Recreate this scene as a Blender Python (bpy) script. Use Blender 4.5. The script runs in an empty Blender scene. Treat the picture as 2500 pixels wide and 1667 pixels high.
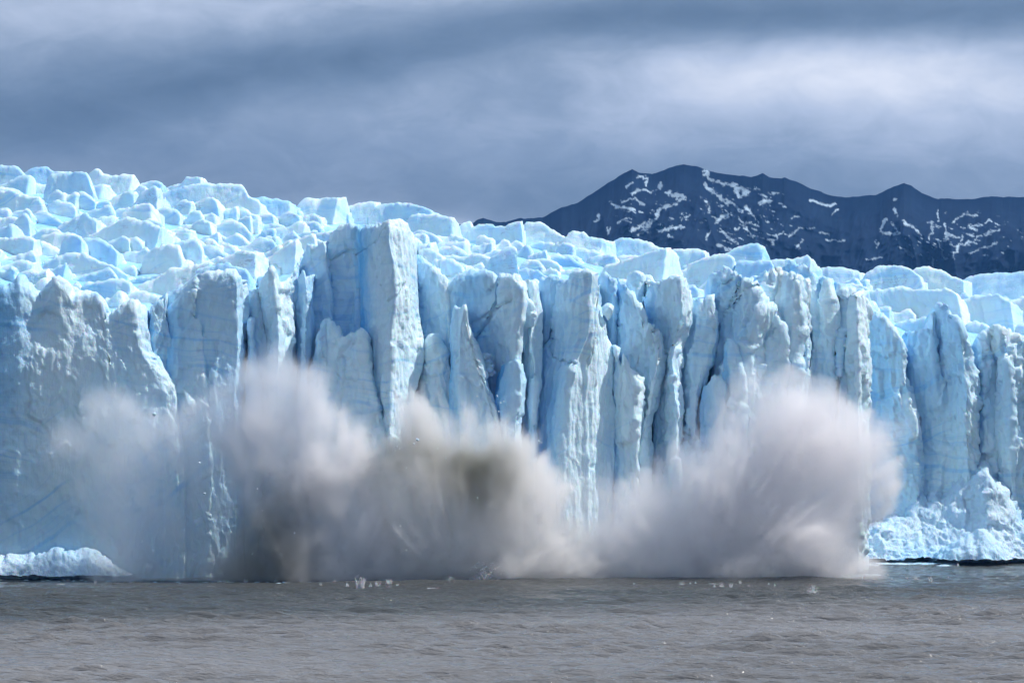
import bpy, math
import numpy as np

scene = bpy.context.scene
COL = scene.collection
R = math.radians

# ------------------------------------------------------------------ camera
F = 7059.0            # focal length in photo pixels (photo is 2500 wide)
D0 = 600.0            # camera to ice front, metres
HC = 35.0             # camera height above the lake
HY = 1000.0           # photo row of the horizon
cd = bpy.data.cameras.new('camera')
cam = bpy.data.objects.new('camera', cd)
COL.objects.link(cam)
cam.location = (0, -D0, HC)
cam.rotation_euler = (math.pi / 2, 0, 0)
cd.sensor_width = 36.0
cd.lens = F / 2500 * 36
cd.shift_y = (HY - 833.5) / 2500
cd.clip_start = 1.0
cd.clip_end = 60000
scene.camera = cam

def PX(px, Y):
    return (np.asarray(px, float) - 1250.0) * (D0 + Y) / F
def PZ(py, Y):
    return HC + (HY - np.asarray(py, float)) * (D0 + Y) / F

# ------------------------------------------------------------------ sky
SUN_EL, SUN_AZ = R(53), R(88)      # azimuth clockwise from +Y (north)
world = bpy.data.worlds.new('World')
scene.world = world
world.use_nodes = True
wt = world.node_tree
wt.nodes.clear()
WN, WL = wt.nodes.new, wt.links.new

def math_node(nt, op, *a, clamp=False):
    n = nt.nodes.new('ShaderNodeMath'); n.operation = op; n.use_clamp = clamp
    for i, v in enumerate(a):
        if isinstance(v, (int, float)): n.inputs[i].default_value = v
        else: nt.links.new(v, n.inputs[i])
    return n.outputs[0]
def ramp_node(nt, fac, stops, interp='LINEAR'):
    n = nt.nodes.new('ShaderNodeValToRGB'); n.color_ramp.interpolation = interp
    e = n.color_ramp.elements
    while len(e) > len(stops): e.remove(e[-1])
    while len(e) < len(stops): e.new(1.0)
    for el, (p, c) in zip(e, stops):
        el.position = p; el.color = (c[0], c[1], c[2], 1) if len(c) == 3 else c
    nt.links.new(fac, n.inputs[0])
    return n.outputs[0]
def mix_rgb(nt, fac, a, b, mode='MIX'):
    n = nt.nodes.new('ShaderNodeMix'); n.data_type = 'RGBA'; n.blend_type = mode
    for s, v in ((0, fac), (6, a), (7, b)):
        if isinstance(v, (int, float)): n.inputs[s].default_value = v
        elif isinstance(v, tuple): n.inputs[s].default_value = (v[0], v[1], v[2], 1)
        else: nt.links.new(v, n.inputs[s])
    return n.outputs[2]
def noise_node(nt, vec, scale, detail=4, rough=.5, dist=0, dims='3D'):
    n = nt.nodes.new('ShaderNodeTexNoise'); n.noise_dimensions = dims
    nt.links.new(vec, n.inputs['Vector'])
    n.inputs['Scale'].default_value = scale; n.inputs['Detail'].default_value = detail
    n.inputs['Roughness'].default_value = rough; n.inputs['Distortion'].default_value = dist
    return n.outputs[0]
def srgb(r, g, b):
    f = lambda v: (v / 255 / 12.92) if v / 255 <= .04045 else ((v / 255 + .055) / 1.055) ** 2.4
    return (f(r), f(g), f(b))

nis = WN('ShaderNodeTexSky'); nis.sky_type = 'NISHITA'; nis.sun_disc = False
nis.sun_elevation = SUN_EL; nis.sun_rotation = SUN_AZ
bg1 = WN('ShaderNodeBackground'); bg1.inputs[1].default_value = .1
WL(nis.outputs[0], bg1.inputs[0])
tc = WN('ShaderNodeTexCoord')
sep = WN('ShaderNodeSeparateXYZ'); WL(tc.outputs['Generated'], sep.inputs[0])
# cloud layer laid out on the sphere of directions: azimuth and elevation
az = math_node(wt, 'ARCTAN2', sep.outputs[0], sep.outputs[1])
el = math_node(wt, 'ARCSINE', sep.outputs[2])
comb = WN('ShaderNodeCombineXYZ'); WL(az, comb.inputs[0]); WL(el, comb.inputs[1])
map1 = WN('ShaderNodeMapping'); map1.inputs['Scale'].default_value = (1, 2.1, 1); map1.inputs['Rotation'].default_value = (0, 0, R(-9))
WL(comb.outputs[0], map1.inputs[0])
nz1 = noise_node(wt, map1.outputs[0], 9.0, 6, .55, .35)
nz2 = noise_node(wt, map1.outputs[0], 34.0, 7, .62, .5)
def ang(px, py): return (math.atan((px - 1250) / F), math.atan((HY - py) / F * math.cos(math.atan((px - 1250) / F))))
def blob(px, py, rx, ry, amp, rot=0):
    a0, e0 = ang(px, py)
    dx = math_node(wt, 'SUBTRACT', az, a0); dy = math_node(wt, 'SUBTRACT', el, e0)
    c, s = math.cos(rot), math.sin(rot)
    u = math_node(wt, 'MULTIPLY', math_node(wt, 'ADD', math_node(wt, 'MULTIPLY', dx, c), math_node(wt, 'MULTIPLY', dy, s)), F / rx)
    v = math_node(wt, 'MULTIPLY', math_node(wt, 'SUBTRACT', math_node(wt, 'MULTIPLY', dy, c), math_node(wt, 'MULTIPLY', dx, s)), F / ry)
    q = math_node(wt, 'ADD', math_node(wt, 'MULTIPLY', u, u), math_node(wt, 'MULTIPLY', v, v))
    return math_node(wt, 'MULTIPLY', math_node(wt, 'EXPONENT', math_node(wt, 'MULTIPLY', q, -1.0)), amp)
tot = None
for b in [(2150, 180, 700, 90, .36, R(-2)), (1700, 270, 650, 120, .24, R(8)), (2350, 330, 450, 100, .20, 0), (350, 10, 800, 75, .27, R(3)), (1150, -10, 260, 40, .14, 0),
          (200, 250, 520, 85, -.30, R(6)), (900, 130, 520, 62, -.26, R(8)), (1950, 40, 700, 52, -.42, R(0)), (150, 330, 300, 60, -.12, 0),
          (700, 440, 900, 130, -.10, 0), (1300, 480, 300, 120, -.14, 0), (1000, 530, 260, 22, .28, R(-8)), (600, 310, 500, 60, .08, R(8)),
          (2300, 420, 400, 80, -.06, 0)]:
    o = blob(*b); tot = o if tot is None else math_node(wt, 'ADD', tot, o)
val = math_node(wt, 'ADD', tot, .44)
val = math_node(wt, 'ADD', val, math_node(wt, 'MULTIPLY', math_node(wt, 'SUBTRACT', nz1, .5), .50))
val = math_node(wt, 'ADD', val, math_node(wt, 'MULTIPLY', math_node(wt, 'SUBTRACT', nz2, .5), .42))
ccol = ramp_node(wt, val, [(0.0, srgb(82, 100, 121)), (.25, srgb(102, 120, 142)), (.5, srgb(131, 146, 167)), (.75, srgb(172, 183, 202)), (1.0, srgb(212, 216, 226))])
# sky above the view brightened: extra fill light added for ice and lake
up = ramp_node(wt, math_node(wt, 'MULTIPLY', math_node(wt, 'SUBTRACT', el, .14), 1.4, clamp=True), [(0, (1, 1, 1)), (1, (1.16, 1.2, 1.22))])
ccol = mix_rgb(wt, 1.0, ccol, up, 'MULTIPLY')
# unseen sky high over the glacier brightened, added to lift the lake's reflections
gl = math_node(wt, 'MULTIPLY', math_node(wt, 'MULTIPLY', sep.outputs[1], 1.6, clamp=True), math_node(wt, 'MULTIPLY', math_node(wt, 'SUBTRACT', el, .155), 6.0, clamp=True))
glr = ramp_node(wt, gl, [(0, (1, 1, 1)), (1, (2.0, 1.9, 1.8))])
ccol = mix_rgb(wt, 1.0, ccol, glr, 'MULTIPLY')
bg2 = WN('ShaderNodeBackground'); WL(ccol, bg2.inputs[0]); bg2.inputs[1].default_value = 1.2
mixw = WN('ShaderNodeMixShader'); mixw.inputs[0].default_value = .93
WL(bg1.outputs[0], mixw.inputs[1]); WL(bg2.outputs[0], mixw.inputs[2])
wo = WN('ShaderNodeOutputWorld'); WL(mixw.outputs[0], wo.inputs[0])

sl = bpy.data.lights.new('sun', 'SUN'); sl.energy = 4.0; sl.angle = R(.5); sl.color = (1, .95, .88)
so = bpy.data.objects.new('sun', sl); COL.objects.link(so)
so.rotation_euler = (math.pi / 2 - SUN_EL, 0, math.pi - SUN_AZ + math.pi * 0)
from mathutils import Vector
sdir = Vector((math.sin(SUN_AZ) * math.cos(SUN_EL), math.cos(SUN_AZ) * math.cos(SUN_EL), math.sin(SUN_EL)))
so.rotation_euler = sdir.to_track_quat('Z', 'Y').to_euler()

scene.view_settings.view_transform = 'Standard'
scene.view_settings.look = 'None'
scene.view_settings.exposure = 0.16
scene.view_settings.gamma = 1.0
cy = scene.cycles
cy.max_bounces = 16; cy.diffuse_bounces = 7; cy.glossy_bounces = 3; cy.volume_bounces = 13; cy.transparent_max_bounces = 24
cy.use_adaptive_sampling = True; cy.adaptive_threshold = .035; cy.volume_step_rate = 3.0; cy.volume_max_steps = 256
cy.sample_clamp_indirect = 6.0

# ------------------------------------------------------------------ helpers
rng = np.random.default_rng(7)
_T = np.random.default_rng(1).random(4096).astype(np.float32)
def _h(i, j, k, s):
    return _T[((i * 73856093) ^ (j * 19349663) ^ (k * 83492791) ^ (s * 2654435)) & 4095]
def vnoise(x, y, z, s=0):
    x, y, z = np.broadcast_arrays(x, y, z)
    fx, fy, fz = np.floor(x), np.floor(y), np.floor(z)
    i, j, k = fx.astype(np.int64), fy.astype(np.int64), fz.astype(np.int64)
    u, v, w = x - fx, y - fy, z - fz
    u = u * u * (3 - 2 * u); v = v * v * (3 - 2 * v); w = w * w * (3 - 2 * w)
    r = 0
    for di in (0, 1):
        a = u if di else 1 - u
        for dj in (0, 1):
            b = a * (v if dj else 1 - v)
            for dk in (0, 1):
                r = r + b * (w if dk else 1 - w) * _h(i + di, j + dj, k + dk, s)
    return r * 2 - 1
def fbm(x, y, z, o=4, s=0, g=.5):
    r = 0; a = 1; t = 0
    for q in range(o):
        r = r + a * vnoise(x, y, z, s + q * 17); t += a
        x, y, z = x * 2.03 + 5.1, y * 2.03 + 9.7, z * 2.03 + 3.3; a *= g
    return r / t
def ridged(x, y, z, o=3, s=0):
    r = 0; a = 1; t = 0
    for q in range(o):
        r = r + a * (1 - 2 * np.abs(vnoise(x, y, z, s + q * 13))); t += a
        x, y, z = x * 2.1 + 1.7, y * 2.1, z * 2.1 + 4.4; a *= .5
    return r / t
def facets(x, y, z, s=0, tilt=.4):
    """broken-ice relief: every cell of a Voronoi pattern is its own tilted plane"""
    fx, fy, fz = np.floor(x).astype(np.int64), np.floor(y).astype(np.int64), np.floor(z).astype(np.int64)
    best = np.full(x.shape, 1e9); out = np.zeros(x.shape)
    for di in (-1, 0, 1):
        for dj in (-1, 0, 1):
            for dk in (-1, 0, 1):
                i, j, k = fx + di, fy + dj, fz + dk
                dx = x - i - _h(i, j, k, s); dy = y - j - _h(i, j, k, s + 1); dz = z - k - _h(i, j, k, s + 2)
                d = dx * dx + dy * dy + dz * dz
                v = (dx * (_h(i, j, k, s + 3) - .5) + dy * (_h(i, j, k, s + 4) - .5) + dz * (_h(i, j, k, s + 5) - .5)) * 2 * tilt + (_h(i, j, k, s + 6) - .5) * .45
                m = d < best; out = np.where(m, v, out); best = np.where(m, d, best)
    return out
def sstep(a, b, x):
    t = np.clip((x - a) / (b - a), 0, 1); return t * t * (3 - 2 * t)

def mesh_from(name, verts, quads, mat=None, smooth=True, attrs=None):
    me = bpy.data.meshes.new(name)
    verts = np.asarray(verts, np.float32); quads = np.asarray(quads, np.int32)
    k = quads.shape[1]
    me.vertices.add(len(verts)); me.vertices.foreach_set('co', verts.ravel())
    me.loops.add(quads.size); me.loops.foreach_set('vertex_index', quads.ravel())
    me.polygons.add(len(quads)); me.polygons.foreach_set('loop_start', np.arange(0, quads.size, k, dtype=np.int32))
    me.polygons.foreach_set('use_smooth', np.full(len(quads), smooth))
    for n, a in (attrs or {}).items():
        at = me.attributes.new(n, 'FLOAT', 'POINT'); at.data.foreach_set('value', np.asarray(a, np.float32).ravel())
    me.update(calc_edges=True)
    if mat: me.materials.append(mat)
    return me
def obj(name, me, parent=None, **props):
    o = bpy.data.objects.new(name, me); COL.objects.link(o)
    if parent is not None: o.parent = parent
    for k, v in props.items(): o[k] = v
    return o
def gridq(n, m, flip=False):
    i = np.arange(n - 1)[:, None] * m + np.arange(m - 1)[None, :]
    q = np.stack([i, i + 1, i + m + 1, i + m], -1).reshape(-1, 4)
    return q[:, ::-1] if flip else q

# ------------------------------------------------------------------ materials
def new_mat(name):
    m = bpy.data.materials.new(name); m.use_nodes = True
    nt = m.node_tree; nt.nodes.clear()
    out = nt.nodes.new('ShaderNodeOutputMaterial')
    return m, nt, out

def ice_material(name, base=(.71, .875, .955), deep=(.10, .50, .88), strata=.4, sss=.4, bump=1.0, rough=.38, dirt=.0, sscale=.3):
    m, nt, out = new_mat(name)
    p = nt.nodes.new('ShaderNodeBsdfPrincipled'); nt.links.new(p.outputs[0], out.inputs[0])
    geo = nt.nodes.new('ShaderNodeNewGeometry'); P = geo.outputs['Position']
    def mapped(scale, rot=(0, 0, 0)):
        n = nt.nodes.new('ShaderNodeMapping'); n.inputs['Scale'].default_value = scale; n.inputs['Rotation'].default_value = rot
        nt.links.new(P, n.inputs[0]); return n.outputs[0]
    # foliation bands: thin blue clear-ice layers, gently tilted and warped
    sxyz = nt.nodes.new('ShaderNodeSeparateXYZ'); nt.links.new(P, sxyz.inputs[0])
    def bands(slope, freq, warp, wscale, w0, w1):
        wn = noise_node(nt, P, wscale, 3, .55)
        q = math_node(nt, 'ADD', math_node(nt, 'ADD', sxyz.outputs[2], math_node(nt, 'MULTIPLY', sxyz.outputs[0], slope)), math_node(nt, 'MULTIPLY', wn, warp))
        q = math_node(nt, 'ADD', q, math_node(nt, 'MULTIPLY', sxyz.outputs[1], .25))
        n = nt.nodes.new('ShaderNodeTexNoise'); n.noise_dimensions = '1D'; nt.links.new(q, n.inputs['W'])
        n.inputs['Scale'].default_value = freq; n.inputs['Detail'].default_value = 3; n.inputs['Roughness'].default_value = .6
        return n.outputs[0], ramp_node(nt, math_node(nt, 'ABSOLUTE', math_node(nt, 'SUBTRACT', n.outputs[0], .5)), [(0, (1, 1, 1)), (w0, (.6, .6, .6)), (w1, (.22, .22, .22)), (w1 * 3, (0, 0, 0))])
    n1, l1 = bands(.22, .16, 16, .022, .006, .02)
    n2, l2 = bands(-.42, .10, 26, .018, .003, .010)
    n3, _l = bands(.10, .9, 7, .03, .01, .02)
    soft = ramp_node(nt, n3, [(.50, (0, 0, 0)), (.70, (.5, .5, .5))])
    m1 = ramp_node(nt, noise_node(nt, P, .05, 3, .55), [(.44, (0, 0, 0)), (.60, (1, 1, 1))])
    m2 = ramp_node(nt, noise_node(nt, mapped((1, .3, 1)), .038, 3, .55), [(.46, (0, 0, 0)), (.60, (1, 1, 1))])
    m3 = ramp_node(nt, noise_node(nt, mapped((.7, .7, 1)), .07, 3, .55), [(.42, (.1, .1, .1)), (.62, (1, 1, 1))])
    lines = math_node(nt, 'ADD', math_node(nt, 'MULTIPLY', l1, m1), math_node(nt, 'MULTIPLY', l2, m2), clamp=True)
    lines = math_node(nt, 'ADD', lines, math_node(nt, 'MULTIPLY', math_node(nt, 'MULTIPLY', soft, m3), .6), clamp=True)
    # patches of clear blue ice against bubbly white ice
    big = noise_node(nt, mapped((1, 1, .45)), .05, 4, .55)
    patch = ramp_node(nt, big, [(.44, (0, 0, 0)), (.66, (1, 1, 1))])
    att = nt.nodes.new('ShaderNodeAttribute'); att.attribute_name = 'fresh'
    fresh = math_node(nt, 'ADD', att.outputs['Fac'], math_node(nt, 'MULTIPLY', patch, .42), clamp=True)
    c = mix_rgb(nt, fresh, base, tuple(b * .15 + d * .85 for b, d in zip(base, deep)))
    c = mix_rgb(nt, math_node(nt, 'MULTIPLY', lines, strata), c, deep)
    if dirt > 0:
        nd = noise_node(nt, mapped((.25, .25, .6), (0, R(15), 0)), 1.0, 5, .65, .6)
        ld = ramp_node(nt, math_node(nt, 'ABSOLUTE', math_node(nt, 'SUBTRACT', nd, .5)), [(0, (1, 1, 1)), (.012, (0, 0, 0))])
        nm = ramp_node(nt, noise_node(nt, P, .09, 3, .5), [(.56, (0, 0, 0)), (.66, (1, 1, 1))])
        c = mix_rgb(nt, math_node(nt, 'MULTIPLY', math_node(nt, 'MULTIPLY', ld, nm), dirt), c, (.20, .21, .24))
    nt.links.new(c, p.inputs['Base Color'])
    p.inputs['Subsurface Weight'].default_value = sss
    p.inputs['Subsurface Radius'].default_value = (.3, .8, 1.5)
    p.inputs['Subsurface Scale'].default_value = sscale
    p.inputs['IOR'].default_value = 1.31
    p.inputs['Roughness'].default_value = rough
    # weathered surface: melt flutes, scallops and fine granular relief
    b1 = noise_node(nt, mapped((1, 1, .22)), .9, 5, .62, .3)
    b2 = noise_node(nt, P, 2.6, 4, .6)
    h = math_node(nt, 'ADD', math_node(nt, 'MULTIPLY', b1, .9), math_node(nt, 'MULTIPLY', b2, .28))
    bp = nt.nodes.new('ShaderNodeBump'); bp.inputs['Strength'].default_value = .55 * bump; bp.inputs['Distance'].default_value = .8
    nt.links.new(h, bp.inputs['Height']); nt.links.new(bp.outputs[0], p.inputs['Normal'])
    return m

M_ICE = ice_material('glacier_ice', rough=.33)
M_SERAC = ice_material('serac_ice', base=(.76, .905, .965), strata=.40, dirt=1.0, bump=.8, rough=.45, sss=.6, sscale=.9)
M_DEBRIS = ice_material('crushed_ice', base=(.60, .77, .90), strata=.1, bump=1.5, rough=.5)

def dull_ice():
    return ice_material('ice_field', base=(.36, .68, .95), strata=.3, dirt=.6, bump=.6)
M_FIELD = dull_ice()

# ------------------------------------------------------------------ traced ice sheets
def poly_at(pts, y):
    a = np.array(pts, float)
    return np.interp(y, a[:, 1], a[:, 0]), (np.interp(y, a[:, 1], a[:, 2]) if a.shape[1] > 2 else np.zeros_like(y))

def ice_sheet(name, top, creases, Y, bottom=None, rd=2.5, rh=2.5, res=.36, amp=1.0, flute=1.0, seed=0, back=22, lean=0.0,
              mat=None, parent=None, label=None, wig=2.2, lump=0.0, fresh=0.0, grooves=(), facet=1.0, topjag=1.6, **props):
    """A buttress of ice. top: crest outline (photo px). creases: vertical fold lines, left to right,
    each [(px, py, depth m)...]. Loft between the folds, round the crest over, close the sides and back."""
    if name == 'ice_pillar': rd, rh = rd * .6, rh * .6
    creases = [c if len(c[0]) > 2 else [(x, y, 0.0) for x, y in c] for c in creases]
    T = np.array(top, float)
    if bottom is None: bottom = HY + (HC + 2.5) * F / (D0 + Y)
    K = len(creases)
    mpp = (D0 + Y) / F
    ytop0 = T[:, 1].min()
    # column parameters
    cols = [0.0]; seg = []
    for k in range(K - 1):
        ys = np.linspace(ytop0, bottom, 12)
        x0, d0 = poly_at(creases[k], ys); x1, d1 = poly_at(creases[k + 1], ys)
        L = np.max(np.hypot((x1 - x0) * mpp, d1 - d0))
        n = int(max(4, min(90, L / res)))
        cols += list(k + np.arange(1, n + 1) / n)
    s = np.array(cols)
    nr = int(max(8, min(260, (bottom - ytop0) * mpp / (res * 1.15))))
    t = np.linspace(0, 1, nr) ** 1.0
    def xs_at(py):                      # py: (cols, rows) -> x, d
        X = np.zeros_like(py); Dp = np.zeros_like(py)
        for k in range(K - 1):
            m = (s >= k) & (s <= k + 1)
            f = (s[m] - k)[:, None]
            x0, d0 = poly_at(creases[k], py[m]); x1, d1 = poly_at(creases[k + 1], py[m])
            # small natural wobble of each fold
            x0 = x0 + wig * fbm(py[m] * .045, k * 7.3 + seed, 0.5, 3, seed); x1 = x1 + wig * fbm(py[m] * .045, (k + 1) * 7.3 + seed, 0.5, 3, seed)
            X[m] = x0 * (1 - f) + x1 * f; Dp[m] = d0 * (1 - f) + d1 * f
        return X, Dp
    yt = np.full((len(s), 1), T[:, 1].mean())
    for _ in range(6):
        X, _d = xs_at(yt); yt = np.interp(X, T[:, 0], T[:, 1])
    yt = yt + topjag * fbm(X * .11, seed * 1.0, 3.3, 3, seed + 5)
    py = yt + (bottom - yt) * t[None, :]
    X, Dp = xs_at(py)
    # crest rounding
    hm = (py - yt) * mpp
    gr = np.zeros_like(X)
    for pts, w_, dd in grooves:
        wx_ = X + 3 * fbm(py * .06, 1.0, seed, 3, 5)
        for (ax, ay), (bx, by) in zip(pts[:-1], pts[1:]):
            f = np.clip(((wx_ - ax) * (bx - ax) + (py - ay) * (by - ay)) / ((bx - ax) ** 2 + (by - ay) ** 2), 0, 1)
            gr = np.maximum(gr, dd * np.exp(-(np.hypot(wx_ - ax - f * (bx - ax), py - ay - f * (by - ay)) / w_) ** 2))
    Dp = Dp + gr
    q = np.clip(1 - hm / max(rh, .01), 0, 1)
    rnd = rd * (1 - np.sqrt(np.maximum(0, 1 - q * q)))
    Yd = Y + Dp + lean * (bottom - py) * mpp
    wx = PX(X, Yd); wz = PZ(py, Yd)
    Yd = Yd + rnd
    # relief along the surface normal
    V = np.stack([wx, Yd, wz], -1)
    gu = np.gradient(V, axis=0); gv = np.gradient(V, axis=1)
    N = np.cross(gv, gu); N /= (np.linalg.norm(N, axis=-1, keepdims=True) + 1e-9)
    if N[..., 1].mean() > 0: N = -N
    flank = np.clip(np.abs(N[..., 0]) * 1.4 - .3, 0, 1)
    x, y, z = wx, Yd, wz
    so_ = seed * 3.7
    dsp = .55 * fbm(x * .12 + so_, y * .12, z * .09, 3, seed) + .25 * fbm(x * .45, y * .45, z * .26 + so_, 3, seed + 1)
    dsp += .35 * ridged(x * .3 + so_, y * .3, z * .16 + .4 * x * .16, 3, seed + 21) * fbm(x * .08, y * .08, z * .08, 2, seed + 8)
    dsp += .16 * ridged(x * .8, y * .8, z * .45 + so_, 2, seed + 31)
    dsp += .13 * fbm(x * 1.5, y * 1.5, z * 1.2, 2, seed + 2)
    fl = ridged(x * .55 + .3 * fbm(x * .2, y * .2, z * .1, 2, 9), y * .55, z * .06, 3, seed + 3)
    wq = .35 * fbm(x * .3, y * .3, z * .3, 2, seed + 61)
    dsp += facet * (1.5 * facets(x * .17 + wq * .7 + so_, y * .17, z * .08 + wq * .7, seed + 40) + .65 * facets(x * .62 + wq, y * .62 + so_, z * .34, seed + 50) + .2 * facets(x * 1.6, y * 1.6 + so_, z * 1.1, seed + 55))
    dsp = dsp * amp + fl * flute * (.12 + .45 * flank)
    if lump: dsp += lump * (ridged(x * .22, y * .22, z * .22, 4, seed + 9) * .6 + .5 * fbm(x * .7, y * .7, z * .7, 3, seed + 11))
    edge = np.minimum(1, np.minimum(s - 0, (K - 1) - s) * 6)[:, None] * .6 + .4
    V = V + N * (dsp * edge)[..., None]
    rough_top = (.5 + .8 * fbm(wx * .4, seed, 1.1, 2, 4))
    # roof rows behind the crest, then down the back
    rows = [V[:, ::-1]]                 # bottom .. crest
    crest = V[:, 0]
    extra = []
    for dy, dz in ((.8, .12), (2.2, -.1), (5, -.8), (back * .55, -2.5), (back, -6.0), (back + 1, -(18 if bottom > 1000 else 10))):
        r_ = crest.copy(); r_[:, 1] += dy
        r_[:, 2] += dz + (.3 * fbm(r_[:, 0] * .3, r_[:, 1] * .3, 0.0, 2, seed) if dz > -5 else 0)
        r_[:, 0] = r_[:, 0] * (D0 + r_[:, 1]) / (D0 + crest[:, 1]) if False else r_[:, 0]
        extra.append(r_[:, None])
    G = np.concatenate(rows + extra, 1)
    # side walls running back
    def side(col, sgn):
        out_ = []
        for dy in (1.2, 5, back):
            c = col.copy(); c[:, 1] = np.maximum(c[:, 1], np.minimum(col[:, 1] + dy, max(col[:, 1].max(), Y + back)))
            c[:, 0] += -sgn * dy * .03
            out_.append(c[None])
        return out_
    left = side(G[0], -1)[::-1]; right = side(G[-1], 1)
    G = np.concatenate(left + [G] + right, 0)
    n, m_ = G.shape[:2]
    if K > 3 and not isinstance(fresh, (list, tuple)) and name == 'ice_pillar': fresh = [fresh + .75, fresh + .2] + [fresh] * (K - 2)  # pillars default to deeper blue in the recessed left folds
    fl_ = np.full(n, float(fresh)) if not isinstance(fresh, (list, tuple)) else None
    if fl_ is None:
        fc = np.interp(s, np.arange(K), fresh); fl_ = np.concatenate([[fc[0]] * 3, fc, [fc[-1]] * 3])
    att = np.repeat(fl_[:, None], m_, 1) * (.75 + .6 * fbm(G[..., 0] * .12, G[..., 1] * .12, G[..., 2] * .05, 3, seed + 4))
    me = mesh_from(name, G.reshape(-1, 3), gridq(n, m_, True), mat or M_ICE, attrs={'fresh': np.clip(att, 0, 1)})
    o = obj(name, me, parent, **props)
    if label: o['label'] = label
    return o

# ------------------------------------------------------------------ lake
def build_lake():
    ys = np.concatenate([np.linspace(-640, -260, 30)[:-1], np.arange(-262, -30, .5), np.linspace(-30, 110, 130)[1:], np.array([200, 600, 2000, 9000, 30000])])
    us = np.concatenate([[-9000, -1500, -400, -170], np.arange(-112, 112, .34), [170, 400, 1500, 9000]])
    Yg, Xg = np.meshgrid(ys, us, indexing='ij')
    x, y = Xg, Yg
    h = np.zeros_like(x)
    r = np.random.default_rng(5)
    for lam, a, n in ((15, .08, 5), (7, .12, 9), (4.0, .21, 17), (2.4, .22, 19)):
        for _ in range(n):
            th = r.normal(math.pi * .515, .19); k = 2 * math.pi / (lam * r.uniform(.75, 1.3))
            ph = r.uniform(0, 6.28)
            w = k * (x * math.cos(th) + y * math.sin(th)) + ph + 1.2 * vnoise(x * .03, y * .03, ph, 3)
            h += a / math.sqrt(n) * 1.5 * (1 - 2 * np.abs(np.sin(w / 2)) ** 1.3 + .2)
    gust = np.clip(.8 + 1.1 * fbm(x * .02, y * .05, 0, 4, 8, .65), .15, 2)
    calm = .35 + .65 * sstep(20, -110, y)
    core = sstep(125, 110, np.abs(x)) * sstep(120, 60, y) * sstep(-640, -560, y)
    h += .40 * np.clip(ridged(x * .10 + .15 * y * .1, y * .075, 0, 3, 77) - .25, 0, 1) ** 1.5
    h = h * gust * calm * core
    # low bow wave pushed out in front of the collapse
    h += .8 * np.exp(-((y + 17 - 8 * np.sin(x * .028 + .2)) / 3.0) ** 2) * sstep(-70, -20, x) * sstep(80, 62, x)
    me = mesh_from('lake_water', np.stack([x, y, h], -1).reshape(-1, 3), gridq(len(ys), len(us)), None)
    m, nt, out = new_mat('silty_lake_water')
    p = nt.nodes.new('ShaderNodeBsdfPrincipled'); nt.links.new(p.outputs[0], out.inputs[0])
    geo = nt.nodes.new('ShaderNodeNewGeometry'); P = geo.outputs['Position']
    mp = nt.nodes.new('ShaderNodeMapping'); mp.inputs['Scale'].default_value = (.22, .9, 1); nt.links.new(P, mp.inputs[0])
    big = noise_node(nt, mp.outputs[0], .03, 3, .5)
    c = ramp_node(nt, big, [(.35, (.15, .147, .147)), (.65, (.205, .20, .20))])
    clear = ramp_node(nt, big, [(.35, (.060, .066, .066)), (.65, (.085, .088, .086))])
    sx = nt.nodes.new('ShaderNodeSeparateXYZ'); nt.links.new(P, sx.inputs[0])
    wob = noise_node(nt, mp.outputs[0], .06, 4, .6)      # wandering edge of the silty water
    edge = math_node(nt, 'ADD', math_node(nt, 'SUBTRACT', sx.outputs[1], math_node(nt, 'MULTIPLY', sx.outputs[0], .38)), math_node(nt, 'MULTIPLY', wob, 60))
    c = mix_rgb(nt, ramp_node(nt, math_node(nt, 'MULTIPLY', math_node(nt, 'ADD', edge, 98), .022, clamp=True), [(0, (0, 0, 0)), (1, (1, 1, 1))]), c, clear)
    nt.links.new(c, p.inputs['Base Color'])
    p.inputs['Roughness'].default_value = .09; p.inputs['IOR'].default_value = 1.333
    n1 = noise_node(nt, mp.outputs[0], 2.2, 4, .6, .4)
    n2 = noise_node(nt, mp.outputs[0], .8, 3, .6, .4)
    bp = nt.nodes.new('ShaderNodeBump'); bp.inputs['Strength'].default_value = 1.0; bp.inputs['Distance'].default_value = .45
    nt.links.new(math_node(nt, 'ADD', n1, n2), bp.inputs['Height']); nt.links.new(bp.outputs[0], p.inputs['Normal'])
    me.materials.append(m)
    obj('lake_water', me, kind='structure')
build_lake()

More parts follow.
